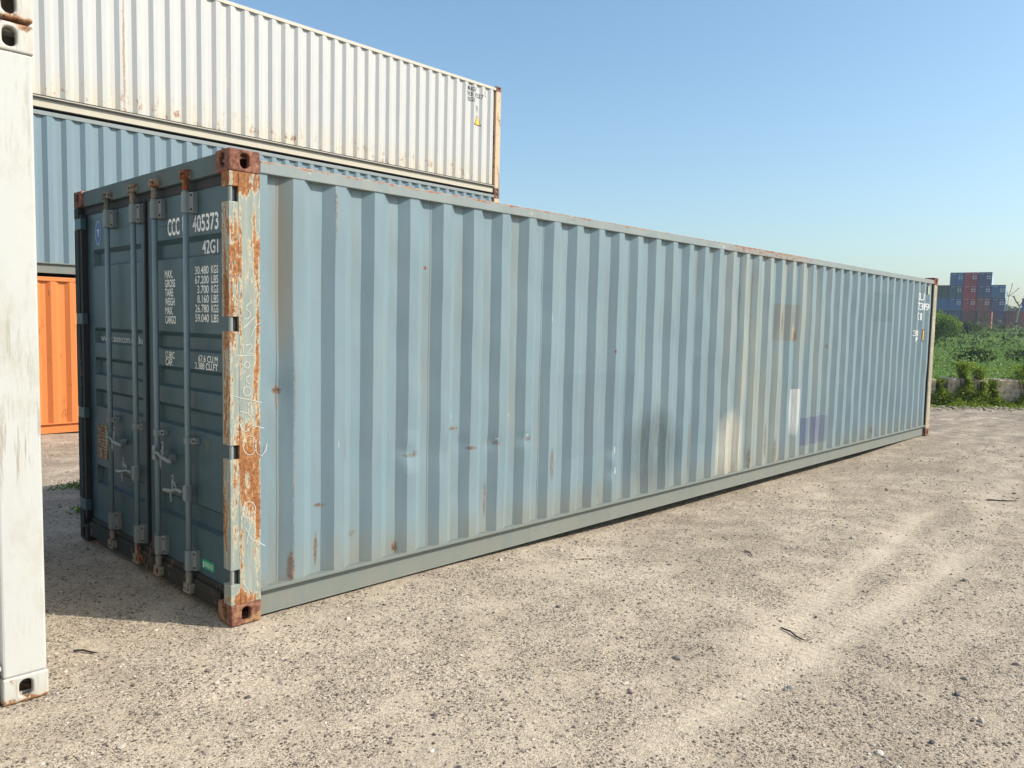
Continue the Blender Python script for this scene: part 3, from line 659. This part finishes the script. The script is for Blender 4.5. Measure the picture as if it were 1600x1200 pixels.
row_=lambda s_,xe,z:[(ch,.112,xe-.140*(len(s_)-1-k),z,.082 if ch!='1' else .03,'CENTER') for k,ch in enumerate(s_)]
corr_text([(ch,.112,xx,zz,wd_,'CENTER') for ch,xx,zz,wd_ in (('C',11.325,2.205,.08),('U',11.525,2.205,.075),('7',11.325,2.055,.08),('3',11.525,2.055,.075),('I',11.60,2.055,.03),('9',11.805,2.055,.08),('G',11.325,1.895,.08),('1',11.525,1.895,.03))],pts,.010,m_white,box,'side_lettering')
corr_text([('3B',.085,11.22,1.645,.20,'LEFT'),('P',.07,11.27,1.555,.08,'LEFT')],pts,.010,m_white,box,'side_mark')
m_yel=plain('orange_label',(.62,.33,.05),.5); m_pale=plain('pale_label',(.55,.62,.40),.5)
def quadm(x0,x1,z0,z1,n=6):
    return ([(x0+(x1-x0)*k/n,0,z) for k in range(n+1) for z in (z0,z1)],[(2*k,2*k+2,2*k+3,2*k+1) for k in range(n)])
corr_text([],pts,.008,m_dot,box,'warning_label',[quadm(11.565,11.635,1.56,1.75)])
corr_text([],pts,.0065,m_yel,box,'warning_label',[quadm(11.575,11.625,1.575,1.735)])
corr_text([],pts,.008,m_pale,box,'height_label',[quadm(11.800,11.825,2.31,2.44)]); corr_text([],pts,.0078,m_dot,box,'height_label',[quadm(11.765,11.800,2.31,2.44)])
# chalk scribbles on the rusted post
def chalk(poly,wd=.0030):
    """poly in millimetres-like units of the post face: list of (X,Z)"""
    mb=[]
    for pl in poly:
        q=[Vector((a,0,b)) for a,b in pl]; vs=[];fs=[]
        for i,p in enumerate(q):
            d=(q[min(i+1,len(q)-1)]-q[max(i-1,0)]); d=d.normalized() if d.length else Vector((1,0,0)); nrm=Vector((-d.z,0,d.x))
            vs+=[p+nrm*wd/2,p-nrm*wd/2]
        for i in range(len(q)-1): fs.append((2*i,2*i+1,2*i+3,2*i+2))
        mb.append((vs,fs))
    return mb
def zx(u,v): # photo scribble coordinates to the face of the post
    px=340+u/2.222; py=440+v/2.222; k=(px-361)/49
    return (.0+.178*k, 2.591*((980-13*k)-py)/(751-15*k))
def circ(cx,cy,rx,ry,a0=0,a1=360,n=18): return [(cx+rx*math.cos(R(a0+(a1-a0)*k/n)),cy+ry*math.sin(R(a0+(a1-a0)*k/n))) for k in range(n+1)]
SCR=[[(122,42),(104,60),(100,70),(114,80),(118,92),(108,104),(96,106)],[(118,36),(120,52)],[(92,138),(112,118),(132,96)],[(120,164),(128,140),(138,124),(152,116)],
 [(90,193),(91,224)],[(100,196),(118,190),(122,200),(112,214),(102,224),(124,222)],[(70,234),(132,228)],circ(104,264,9,11),[(84,262),(96,270),(84,280),(98,288),(86,296)],
 [(116,300),(102,306),(100,320),(112,330)],circ(104,356,14,16),[(55,374),(84,382),(120,386),(156,392)],[(108,396),(109,408)],[(110,414),(108,432)],
 [(80,428),(104,432),(122,448),(120,476),(100,498),(84,490),(76,466)],[(120,474),(166,482)],circ(112,545,24,34,20,380),[(140,520),(132,548),(140,574),(156,580),(172,560),(176,536)],
 circ(110,775,24,30),[(96,756),(84,790),(92,800)],[(122,806),(108,850),(100,898)],[(96,838),(118,880),(140,888),(168,902)],[(90,1040),(104,1062),(112,1080)]]
mb=MB()
for vs,fs in chalk([[zx(a,b) for a,b in pl] for pl in SCR]): mb.add([(v_[0],-.0022 if v_[0]>.052 else -.0004,v_[2]) for v_ in vs],fs)
mb.build('chalk_writing',m_chalk,box)
# small wire seal hanging off a rod
MB().tube([(-.02,.99,.33),(-.03,1.03,.24),(-.02,1.09,.14),(-.03,1.12,.03),(-.02,1.10,-.0)],.0028,6).build('seal_wire',m_cast,box)

# ---------------------------------------------------------------- white container column at the left edge
m_wside=paint('white_panel',(.68,.68,.65),rust=.05,var=.05,dirt=.12,rough=.42,grime=(.5,.44,.32))
def white_scuff(t,X,Y,Z,col):
    k=t.math('MULTIPLY',t.step(t.noise(1,5,.7,t.map((45,45,3.0))),.53,.62),t.step(t.noise(2.2,4,.6,t.map((1,1,1),(3,3,3))),.46,.60))
    col=t.mix(t.math('MULTIPLY',k,.7),col,(.27,.23,.17))
    k2=t.math('MULTIPLY',t.step(t.noise(5,6,.75,t.map((1,1,.45),(1,4,3))),.50,.66),.45); col=t.mix(k2,col,(.36,.32,.24))
    return col
m_wpost=paint('white_post',(.475,.478,.455),rust=.06,var=.05,dirt=.10,rough=.38,grime=(.6,.52,.36),extra=white_scuff)
def cast_rust(t,X,Y,Z,col):
    col=white_scuff(t,X,Y,Z,col); n=t.noise(16,6,.75)
    e=t.math('MAXIMUM',t.step(Z,.040,.0),t.step(Z,2.865,2.90))
    rc=t.ramp(t.noise(40,5,.7),[(.35,(.10,.04,.015)),(.6,(.36,.18,.08))])
    return t.mix(t.step(t.math('ADD',n,t.math('MULTIPLY',e,.22)),.60,.66),col,rc)
m_wcast=paint('white_casting',(.47,.46,.42),rust=.26,var=.10,dirt=.3,rough=.5,primer=(.45,.34,.22),extra=cast_rust,grime=(.42,.28,.16),zg=(-.02,.07))
WH=2.896; WX=-.950-L
for k,(lab) in enumerate(('clean white container at the left edge standing on the gravel','white container stacked on top of the white one at the left edge')):
    wc=thing('shipping_container',lab,'shipping container',(WX,-.17,k*(WH+.014)),group='white containers stacked at the left edge')
    base_container(wc,L,W,WH,m_wside,m_wpost,m_wpost,m_wcast,m_wside,near='plain')
    end_panel(wc,.03,W,.16,WH-.13,m_wside,-1)

# ---------------------------------------------------------------- stack of three behind
def cream_marks(t,X,Y,Z,col):
    rc=t.ramp(t.noise(30,5,.7),[(.3,(.10,.05,.03)),(.5,(.30,.15,.07)),(.7,(.5,.36,.2))])
    lowm=t.math('MULTIPLY',t.step(Z,.85,.25),t.ramp(t.noise(1,6,.7,t.map((6,6,2.2))),[(.36,0),(.56,1)]))
    col=t.mix(t.math('MULTIPLY',lowm,.55),col,(.50,.43,.30))
    k=t.math('MULTIPLY',t.step(Z,.62,.30),t.step(t.noise(7,6,.75,t.map((1,1,.6),(2,2,2))),.565,.62)); col=t.mix(k,col,rc)
    k=t.math('MULTIPLY',ellmask(t,t.math('ADD',X,t.math('MULTIPLY',t.noise(25,4,.7),.05)),Z,3.27,1.2,.022,1.0,.6),.75); col=t.mix(k,col,rc)
    k=t.math('MULTIPLY',t.step(t.noise(1,4,.7,t.map((13,13,.6),(7,7,7))),.58,.70),.5); col=t.mix(k,col,(.66,.60,.47))
    return col
m_cream=paint('cream_panel',(.445,.447,.44),rust=.03,var=.07,dirt=.15,rough=.5,extra=cream_marks,spot=.2,grime=(.55,.48,.36))
m_creamr=paint('cream_rail',(.47,.44,.37),rust=.14,var=.08,dirt=.3,rough=.5,grime=(.45,.38,.26),primer=(.5,.4,.27))
m_creamp=paint('cream_rusty_post',(.52,.38,.24),rust=.60,var=.2,dirt=.3,rough=.6,primer=(.62,.46,.30))
m_steel=paint('steel_blue_panel',(.160,.228,.264),rust=.02,var=.06,dirt=.06,rough=.42,streak=.5)
m_steelr=paint('steel_blue_rail',(.20,.235,.24),rust=.12,var=.12,dirt=.3,rough=.5)
def orange_marks(t,X,Y,Z,col):
    rc=t.ramp(t.noise(30,5,.7),[(.3,(.10,.03,.01)),(.6,(.40,.13,.03))])
    k=t.math('MULTIPLY',t.step(t.noise(6,6,.75,t.map((1,1,.35),(2,2,2))),.60,.66),.8); return t.mix(k,col,rc)
m_orange=paint('orange_panel',(.62,.19,.05),rust=.05,var=.08,dirt=.1,rough=.5,extra=orange_marks,grime=(.5,.2,.08))
SY,SZ=10.19,-.272
for k,(lab,ms_,mr,mp,mc) in enumerate((
   ('orange container at the bottom of the stack behind, seen beyond the barred doors',m_orange,m_orange,m_orange,m_cast),
   ('steel blue container in the middle of the stack behind, under the cream white one',m_steel,m_steelr,m_creamp,m_cast),
   ('cream white container with rust streaks topping the stack behind',m_cream,m_creamr,m_creamp,m_cast))):
    sc=thing('shipping_container',lab,'shipping container',(-.045,SY,SZ+k*(H+.010)),group='containers stacked three high behind')
    sp=base_container(sc,L,W,H,ms_,mr,mp,mc,ms_,near='plain',m_low=m_orange if k==0 else (m_low if k==1 else m_creamr))
    end_panel(sc,.03,W,.16,H-.13,ms_,-1)
    if k==2:
        MB().box(.177,L-.177,-.002,.05,.1795,.192).box(.177,L-.177,-.0005,.04,.140,.1595).build('dark_rail_strip',m_dot,sc)  # dark strips just above and below the bottom rail ledge
        corr_text([('MRKU',.095,11.07,2.315,.27,'LEFT'),('103 1227',.095,11.07,2.19,.52,'LEFT'),('42G1',.095,11.07,2.065,.24,'LEFT')],sp,.010,m_dot,sc,'side_lettering')
        corr_text([('L',.12,11.64,2.27,.07,'LEFT')],sp,.010,m_dot,sc,'side_letter')
        corr_text([('80',.045,11.35,1.95,.10,'LEFT'),('81',.045,11.35,1.895,.10,'LEFT'),('U',.045,11.37,1.84,.06,'LEFT')],sp,.010,plain('grey_lettering',(.2,.2,.2)),sc,'side_mark')
        tri=lambda e:([(11.42,0,1.77+e*1.3),(11.31-e,0,1.55-e),(11.53+e,0,1.55-e)],[(0,1,2)])
        corr_text([],sp,.008,m_dot,sc,'warning_label',[tri(.014)])
        corr_text([],sp,.0065,plain('yellow_label',(.72,.42,.03),.5),sc,'warning_label',[tri(-.004)])

# ---------------------------------------------------------------- leaves and plants
def leaf_cloud(P,size,up=.35,aspect=.55):
    """one bent leaf (two triangles) per point of P"""
    n=len(P); s=np.broadcast_to(size,(n,))*rng.uniform(.6,1.4,n)
    d=rng.normal(size=(n,3)); d[:,2]=d[:,2]*.6+up; d/=np.linalg.norm(d,axis=1)[:,None]
    q=np.cross(d,rng.normal(size=(n,3))); q/=np.linalg.norm(q,axis=1)[:,None]; nn=np.cross(d,q)
    a=P-d*s[:,None]*.5; b=P+d*s[:,None]*.5
    l=P+q*(s*aspect*.5)[:,None]+nn*(s*.12)[:,None]; r=P-q*(s*aspect*.5)[:,None]+nn*(s*.12)[:,None]
    V=np.stack([a,r,b,l],1).reshape(-1,3); F=np.arange(4*n).reshape(n,4)
    return V,F
def blob_pts(cx,cy,cz,rx,ry,rz,n,clumps=14,spread=.45,hollow=True):
    c=rng.normal(size=(clumps,3)); c/=np.linalg.norm(c,axis=1)[:,None]; c*=rng.uniform(.35,.78,(clumps,1)); c[:,2]=np.abs(c[:,2])*.9-.15
    i=rng.integers(0,clumps,n); r=rng.normal(size=(n,3)); r/=np.linalg.norm(r,axis=1)[:,None]
    rad=rng.uniform(.55,1.0,(n,1))**.5*spread*rng.uniform(.6,1.15,(clumps,1))[i]
    p=c[i]+r*rad
    return np.c_[cx+p[:,0]*rx,cy+p[:,1]*ry,cz+p[:,2]*rz]
G_light=island_col('leaf_light',[(0,(.055,.11,.018)),(.5,(.10,.18,.035)),(1,(.17,.26,.05))],.6,.35)
G_vine=island_col('leaf_vine',[(0,(.07,.13,.014)),(.5,(.20,.28,.025)),(1,(.38,.43,.06))],.55,.35)
G_mid=island_col('leaf_mid',[(0,(.05,.11,.018)),(.5,(.12,.22,.035)),(1,(.24,.34,.06))],.6,.3)
G_dark=island_col('leaf_dark',[(0,(.018,.038,.018)),(.6,(.038,.072,.030)),(1,(.07,.11,.045))],.7,.2)
G_grass=island_col('field_green',[(0,(.12,.20,.06)),(.4,(.20,.32,.09)),(.8,(.29,.41,.13)),(1,(.42,.50,.22))],.7,.3)
m_bark=plain('bark',(.10,.075,.055),.9); m_pale_bark=plain('pale_bark',(.30,.28,.25),.9)
def tree(name,label,cat,x,y,h,rad,n,ls,mat,group=None,trunk=.35,clumps=16):
    z=float(terrain(x,y)); o=thing(name,label,cat,(x,y,z),0,group)
    tr=MB().tube([(0,0,-.1),(.02*h,0,h*.3),(-.01*h,.01*h,h*.62)],[h*.035,h*.025,h*.012],8)
    for k in range(5):
        a=k*1.26+.4; tr.tube([(.01*h,0,h*(.22+.06*k)),(math.cos(a)*rad*.35,math.sin(a)*rad*.35,h*(.42+.06*k)),(math.cos(a)*rad*.62,math.sin(a)*rad*.62,h*(.52+.07*k))],[h*.014,h*.009,h*.004],6)
    tr.build('trunk',m_bark,o,smooth=True)
    P=blob_pts(0,0,h*.50,rad,rad,h*.52,n,clumps); P[:,2]=np.maximum(P[:,2],.03)
    V,F=leaf_cloud(P,ls); npmesh('crown',V,F,mat,o); return o
tree('broadleaf_tree','round light green tree right of the long container, in front of the far stacks','tree',74.5,17.9,3.5,2.6,9000,.24,G_mid,clumps=22)
tree('broadleaf_tree','smaller dull green tree left of the orange sided container','tree',104.0,22.3,3.0,2.2,5000,.22,G_dark,clumps=14)
tree('bush','low bush at the foot of the red orange far container','bush',150,28.3,1.4,2.4,1800,.3,G_mid)
tree('bush','pale bush by the bare tree at the right edge','bush',140,22.4,1.5,2.2,2500,.3,G_light)
tree('bush','dark bush hiding the foot of the far red stack','bush',120,27.4,2.3,3.6,3500,.3,G_dark)
for i,(x,y,h,r,lab) in enumerate(((36.5,5.35,1.0,.95,'dark shrub in the field, nearest the end of the long container'),(38.5,3.75,1.0,.85,'dark shrub in the field above the gap between the concrete blocks'),(40.5,1.75,1.05,1.5,'wide dark shrub in the field near the right edge'))):
    tree('shrub',lab,'shrub',x,y,h,r,2600,.10,G_dark,'dark shrubs in the field')

# field growth: one mass
def field(n,x0,x1,lo,hi):
    D=x0*(x1/x0)**rng.random(n); a=np.radians(rng.uniform(58,92,n))
    x=-1.98+D*np.sin(a); y=-4+D*np.cos(a)
    k=(x*.72+y*.69>16.2)&(x>17)
    x,y,D=x[k],y[k],D[k]
    band=.5+.5*np.sin(x*.55+.8*np.sin(y*.4)+y*.15)
    hh=(lo+(hi-lo)*rng.random(len(x))*band)*(.6+.02*D)
    return np.c_[x,y,terrain(x,y)+hh*rng.random(len(x))],D
P,D=field(230000,21,175,.10,.70)
V,F=leaf_cloud(P,.040+.0022*D,up=1.0,aspect=.4); fo=npmesh('field_growth',V,F,G_grass); tag(fo,'green field of weeds and grass between the block wall and the far stacks','grass',kind='stuff')
P,D=field(16000,60,175,.3,1.3); k=np.sin(P[:,0]*.12+1)>.1; V,F=leaf_cloud(P[k],.004*D[k]+.05,up=.7,aspect=.6); fo=npmesh('field_hedge',V,F,G_dark); tag(fo,'darker band of undergrowth at the far side of the field','undergrowth',kind='stuff')

# ---------------------------------------------------------------- concrete block wall with vines
t=NT('old_concrete'); n=t.noise(9,6,.7); c_=t.ramp(n,[(.35,(.18,.135,.085)),(.5,(.42,.33,.225)),(.66,(.62,.50,.35))]); pit=t.step(t.vor(14),.16,.08)
c_=t.mix(t.math('MULTIPLY',pit,.7),c_,(.07,.055,.04)); m_conc=t.out(c_,.9,0,t.bump(t.math('SUBTRACT',n,t.math('MULTIPLY',pit,.5)),.6,.03))
WD=Vector((.693,-.721,0)); WN=Vector((-.721,-.693,0))   # along the wall, towards the yard
W0=Vector((18.52,1.48,0))
blocks=[(-1.75,-.95,'concrete block at the left end of the row behind the container'),(-.75,-.22,'dark concrete block beside the end of the long container'),(.05,.52,'leftmost pale concrete block past the long container, vines on both sides'),(.68,1.00,'short pale concrete block in the middle between two vines'),(1.20,1.98,'long pale concrete block at the right edge'),(2.15,2.95,'concrete block right of the long pale one')]
rotw=math.atan2(WD.y,WD.x)
for i,(a,b,lab) in enumerate(blocks):
    c=W0+WD*a; z=float(terrain(c.x,c.y))
    o=thing('concrete_block',lab,'concrete block',(c.x,c.y,z-.03),rotw,'concrete blocks along the yard edge')
    L_=b-a; m=MB().box(0,L_,0,.45,.05,.66-.015*(i%2)).box(.06,L_-.06,.03,.42,-.02,.051)
    m.build('block',m_conc,o,.03)
    MB().tube([(L_*.3,.2,.64),(L_*.3,.2,.70),(L_*.5,.2,.71),(L_*.5,.2,.64)],.010,6).build('lifting_loop',m_dot,o)
vines=[(-1.1,.35,.75,2600,'leafy vine left of the dark concrete block'),(-.12,.20,.62,2200,'vine hanging between the dark block and the first pale block'),(.46,.20,1.02,3400,'tall yellow green vine climbing above the first pale concrete block'),(.84,.16,.92,2200,'yellow green vine climbing behind the short middle concrete block'),(1.14,.18,.60,2000,'vine filling the gap left of the long concrete block'),(1.95,.35,1.0,3400,'large yellow green vine over the right end of the long concrete block')]
for (a,wv,h,n,lab) in vines:
    c=W0+WD*a+WN*.02; z=float(terrain(c.x,c.y)); o=thing('vine',lab,'vine',(c.x,c.y,z),rotw,'vines growing over the concrete blocks')
    st=MB()
    for k in range(5):
        x=rng.uniform(-wv,wv); st.tube([(x*.3,-.05,0),(x*.7,.0,h*.5),(x,.1,h*.95)],[.008,.006,.003],5)
    st.build('stem',m_bark,o)
    u=rng.random(n); zz=h*u; xx=rng.normal(size=n)*wv*(.55+.5*np.sin(u*7+a))*(1.15-.6*u); yy=rng.normal(size=n)*.10+np.where(u>.62,.15,-.02)
    V,F=leaf_cloud(np.c_[xx,yy,zz],.042,up=.2,aspect=.8); npmesh('leaves',V,F,G_vine,o)
# low weeds along the foot of the wall
n=17000; s=rng.uniform(-3.5,4.5,n); d=np.abs(rng.normal(size=n))*.34-.05; hz=rng.random(n)**1.6*.24*np.exp(-d*1.6)*(.6+.5*np.sin(s*4.1)+.3*np.sin(s*9.7+1))
k=hz>.0; s,d,hz=s[k],d[k],hz[k]; x=W0.x+WD.x*s+WN.x*d; y=W0.y+WD.y*s+WN.y*d
V,F=leaf_cloud(np.c_[x,y,terrain(x,y)+hz],.040,up=.7,aspect=.5); fo=npmesh('weeds',V,F,G_vine); tag(fo,'low weeds and creepers along the foot of the concrete blocks','weeds',kind='stuff')
# rubble at its foot
n=420; s=rng.uniform(-2.5,4,n); d=.30+np.abs(rng.normal(size=n))*.45; x=W0.x+WD.x*s+WN.x*d; y=W0.y+WD.y*s+WN.y*d; sz=rng.uniform(.012,.045,n)
Vv=(IV[None]*(1+rng.uniform(-.25,.25,(n,12,1)))*sz[:,None,None]*np.array([1,1,.6]))+np.stack([x,y,terrain(x,y)+sz*.2],-1)[:,None]
stones_obj('rubble',Vv.reshape(-1,3),n,ms,'broken stones and rubble in front of the concrete blocks')
# a few weed tufts in the yard's shadow
for (x,y,r,n,lab) in ((.70,4.55,.22,260,'small green weed patch in the shade left of the doors, nearest the orange container'),(.30,3.3,.10,70,'tiny weed tuft in the shade beside the far door corner')):
    z=float(terrain(x,y)); o=thing('weed_tuft',lab,'weeds',(x,y,z),0)
    p=np.c_[rng.normal(size=n)*r*.6,rng.normal(size=n)*r*.5,rng.random(n)*.05]; V,F=leaf_cloud(p,.05,up=.8,aspect=.25); npmesh('leaves',V,F,G_mid,o)

# ---------------------------------------------------------------- twigs and stray stones in the yard
m_twig=plain('twig_bark',(.035,.028,.024),.9); m_straw=plain('dry_straw',(.52,.44,.32),.9)
for (pl,r,mt,lab) in (([(2.289,-2.083),(2.27,-2.15),(2.235,-2.20),(2.21,-2.261)],.005,m_twig,'thin dark twig lying on the pale wheel track'),
    ([(-.721,.242),(-.69,.215),(-.66,.16),(-.646,.13)],.005,m_twig,'short dark twig by the white container foot'),
    ([(3.55,-1.20),(3.50,-1.27),(3.42,-1.33)],.005,m_twig,'dark twig on the gravel midway along the long container'),
    ([(2.45,-.42),(2.52,-.47),(2.58,-.53)],.007,m_straw,'pale splinter of wood on the gravel close to the long container'),
    ([(7.2,-2.0),(7.3,-2.15),(7.42,-2.22)],.007,m_twig,'dark twig on the far gravel at the right edge')):
    o=MB().tube([(a,b,float(terrain(a,b))+.008+.004*(i%2)) for i,(a,b) in enumerate(pl)],[r]*(len(pl)-1)+[r*.5],6).build('twig',mt); 
    x0,y0=pl[0]; tag(o,lab,'twig')
for (x,y,s,c,lab) in ((1.60,-2.45,.016,(.12,.13,.13),'dark grey stone at the near end of the wheel tracks'),(2.09,-3.05,.015,(.10,.10,.10),'dark stone near the lower right corner'),(2.62,-2.15,.011,(.11,.10,.09),'small dark stone between the wheel tracks'),(1.53,-3.1,.013,(.08,.08,.085),'nearly black stone at the bottom right'),(-.02,-1.72,.010,(.62,.58,.5),'pale stone at the bottom centre')):
    v_=IV*(1+rng.uniform(-.2,.2,(12,1)))*s*np.array([1.3,1,.75]); o=npmesh('stone',v_,IF,plain('stone_tone',c,.9)); o.location=(x,y,float(terrain(x,y))+s*.4); tag(o,lab,'stone')

# ---------------------------------------------------------------- far container stacks
def far_proto():
    root=thing('shipping_container','','shipping container')
    # body with corrugated long sides
    nS=36; xs=[.12]; d=[.0]
    for k in range(nS):
        a=.15+k*.33; xs+=[a,a+.09,a+.165,a+.255]; d+=[0,0,.035,.035]
    xs.append(L-.12); d.append(0); vs=[];fs=[]
    for (x,dd) in zip(xs,d): vs+=[(x,.02+dd,.08),(x,.02+dd,H-.08),(x,W-.02-dd,.08),(x,W-.02-dd,H-.08)]
    for i in range(len(xs)-1): a=4*i; b=a+4; fs+=[(a,b,b+1,a+1),(a+3,b+3,b+2,a+2),(a+1,b+1,b+3,a+3)]
    fs.append((len(vs)-4,len(vs)-3,len(vs)-1,len(vs)-2))
    body=MB().add(vs,fs).build('body',m_steel,root)
    fr=MB()
    for y in (0,W-.12):
        for x in (0,L-.12): fr.box(x,x+.12,y,y+.12,0,H)
        for z in (0,H-.10): fr.box(.12,L-.12,y+.02,y+.10,z+.01,z+.09)
    for z in (0,H-.12): fr.box(0.01,.11,.12,W-.12,z+.005,z+.115)
    fr.build('frame',m_steel,root)
    for ya in (.13,1.235):
        yb_=ya+1.07; n=6; m=MB(); vs=[];fs=[]
        z=.13; rows=[]
        while z<H-.32: rows+=[(z,.07),(z+.28,.07),(z+.32,.10),(z+.40,.10)]; z+=.44
        rows.append((H-.13,.07))
        for zz,x in rows: vs+=[(x,ya,zz),(x,yb_,zz)]
        for i in range(len(rows)-1): fs.append((2*i,2*i+1,2*i+3,2*i+2))
        dd=MB().add(vs,fs).build('door',m_steel,root)
        rr=MB()
        for y in (ya+.3,ya+.78): rr.tube([(.04,y,.08),(.04,y,H-.08)],.02,6)
        rr.build('lock_rod',m_galv,dd)
    lb=MB()
    for r_ in range(2):
        for q in range(2): lb.box(.052,.058,.22+.42*q,.50+.42*q,1.62-.42*r_,1.84-.42*r_)
    for q,wd in ((.22,.75),(1.45,.6)):
        for k in range(5): lb.box(.052,.058,q+k*wd/5,q+k*wd/5+wd/8,2.18,2.30)
    lb.build('door_lettering',m_white,root)
    return root
def fcol(name,c,rust=.12): return paint(name,c,rust=rust,var=.10,dirt=.15,rough=.55)
FM={'blue':fcol('far_blue',(.03,.155,.31)),'navy':fcol('far_navy',(.032,.075,.17)),'teal':fcol('far_teal',(.03,.12,.15)),'red':fcol('far_red',(.42,.028,.035)),'brick':fcol('far_brick',(.36,.085,.045),.2),
    'brown':fcol('far_brown',(.25,.085,.06),.25),'orange':fcol('far_orange_sunlit',(.50,.17,.08)),'green':fcol('far_green',(.03,.07,.05)),'pale':fcol('far_pale_sunlit',(.42,.52,.58)),'rust':fcol('far_redorange',(.50,.10,.045),.2)}
proto=far_proto(); proto_kids=[(c,list(c.children)) for c in proto.children]
def place(col,x,y,z,label,letter=True,lit_sidecol=None,group='containers in the far stacks'):
    r=proto.copy(); C.objects.link(r); kids=[]
    for ch in proto_kids:
        if ch[0].name.startswith('door_lettering') and not letter: continue
        c=ch[0].copy(); C.objects.link(c); c.parent=r; gs=[]
        for g_ in ch[1]: d=g_.copy(); C.objects.link(d); d.parent=c; gs.append(d)
        kids.append((c,gs))
    r.location=(x,y,z); r['label']=label; r['group']=group
    for c,gs in kids:
        nm=c.name.split('.')[0]
        if nm=='door_lettering': continue
        c.material_slots[0].link='OBJECT'; c.material_slots[0].material=FM[lit_sidecol if (lit_sidecol and nm=='body') else col]  # differing body colour paints sunlight onto the long sides
    return r
hp=H+.01; SA=R(11.2); lx,ly=-math.sin(SA),math.cos(SA)
names=['leftmost column','second column','red topped column','navy column','rightmost column']
cols=[['teal','navy','blue','green'],['teal','navy','blue','teal','blue'],['green','brown','red','red','red'],['green','green','brown','navy','navy'],['navy','navy','navy','blue']]
rowname=['bottom row','second row','third row','fourth row','top row']; word={'navy':'navy blue','teal':'dark teal','blue':'blue','green':'dark green','red':'dark red','brown':'brown'}
for ci,cl in enumerate(cols):
    off=(3-ci)*2.52
    for r_,cc in enumerate(cl):
        side={4:('navy','blue','blue','pale'),3:('green','green','brown','navy','pale')}.get(ci,(None,)*5)[r_]  # lighter body colours where the right-hand sides catch the sun
        j=.12*((ci*3+r_*2)%3)
        place(cc,180.8+lx*off+j,37.7+ly*off,1.2+r_*hp,'%s container, %s, %s of the far tall stack'%(word[cc],names[ci],rowname[r_]),letter=(ci>0 and r_>1),lit_sidecol=side).rotation_euler=(0,0,SA)
for r_ in range(2):
    place('brown',173.6,35.65,.9+r_*hp,('lower' if r_==0 else 'upper')+' brown container with sunlit orange side in front of the tall stack',letter=False,lit_sidecol='orange').rotation_euler=(0,0,SA)
for r_,cc in enumerate(('rust','brown')):
    place(cc,184.3,33.2,1.2+r_*hp,{'rust':'red orange container at ground level between tall stack and bare tree','brown':'dull brown container on the red orange one left of the bare tree'}[cc],letter=False).rotation_euler=(0,0,SA)
for ci in range(2):
    for r_,cc in enumerate(('brown','brick','blue')):
        place(cc,184.8-lx*ci*2.52,30.5-ly*ci*2.52,1.2+r_*hp,{'brown':'brown container at ground level','brick':'brick red container in the middle','blue':'blue container on top'}[cc]+(' of the column right behind the bare tree' if ci==0 else ' of the outermost right column'),letter=False).rotation_euler=(0,0,SA)
for c,gs in proto_kids:
    for g_ in gs: bpy.data.objects.remove(g_)
    bpy.data.objects.remove(c)
bpy.data.objects.remove(proto)
# far wood on a rise
def far_wood():
    P=[]
    for k in range(60):
        y=20+90*rng.random(); x=300+50*rng.random(); top=13.5+2.2*math.sin(y*.16+.6)+rng.uniform(-1.2,1.2)-(abs(y-62)/60)*3
        P.append(blob_pts(x,y,top*.5,4.5,4.5,top*.6,1500,10,.5))
    P=np.concatenate(P); V,F=leaf_cloud(P,1.0,up=.3,aspect=.8); o=npmesh('far_wood',V,F,G_dark); tag(o,'dark wooded ridge behind the far container stacks','woodland',kind='stuff')
far_wood()
# bare forked tree and its smaller neighbour
def bare(x,y,h,lab,fork):
    z=float(terrain(x,y)); o=thing('bare_tree',lab,'tree',(x,y,z),0)
    MB().tube([(0,0,0),(.02,-.05,h*.45),(.05,-.30,h*.80)],[.16,.12,.08],8).build('trunk',m_pale_bark,o)
    m=MB()
    for dy,dz in fork:
        m.tube([(.05,-.30,h*.80),(.05,-.30+dy*.55,h*.80+dz*.5),(.05,-.30+dy,h*.80+dz)],[.09,.08,.10],6)
        for k in range(4):
            a=k*1.3; m.tube([(.05,-.30+dy,h*.80+dz),(.3*math.cos(a),-.30+dy+.35*math.sin(a),h*.80+dz+.1)],[.06,.03],5)
    m.build('branch',m_bark,o)
bare(138,24.3,6.2,'bare forked tree with a pale trunk before the far blue and brick containers',[(.85,1.5),(-.75,1.4),(.3,.6)])
bare(286,57.,15.5,'distant bare treetop over the wooded ridge',[(1.3,3.2),(-2.6,2.6),(2.2,1.2),(-.8,4.0)])

# ---------------------------------------------------------------- air between here and the far stacks
hz_=MB().box(-60,420,-120,200,-1.6,30).build('haze',None); tag(hz_,'thin bluish summer haze over the yard and field','haze',kind='stuff')
hm=bpy.data.materials.new('haze_air'); hm.use_nodes=True; n=hm.node_tree.nodes; n.remove(n['Principled BSDF'])
pv=n.new('ShaderNodeVolumePrincipled'); pv.inputs['Color'].default_value=(.80,.88,1,1); pv.inputs['Density'].default_value=.0005; pv.inputs['Anisotropy'].default_value=.2
hm.node_tree.links.new(pv.outputs[0],n['Material Output'].inputs['Volume']); hz_.data.materials.append(hm)
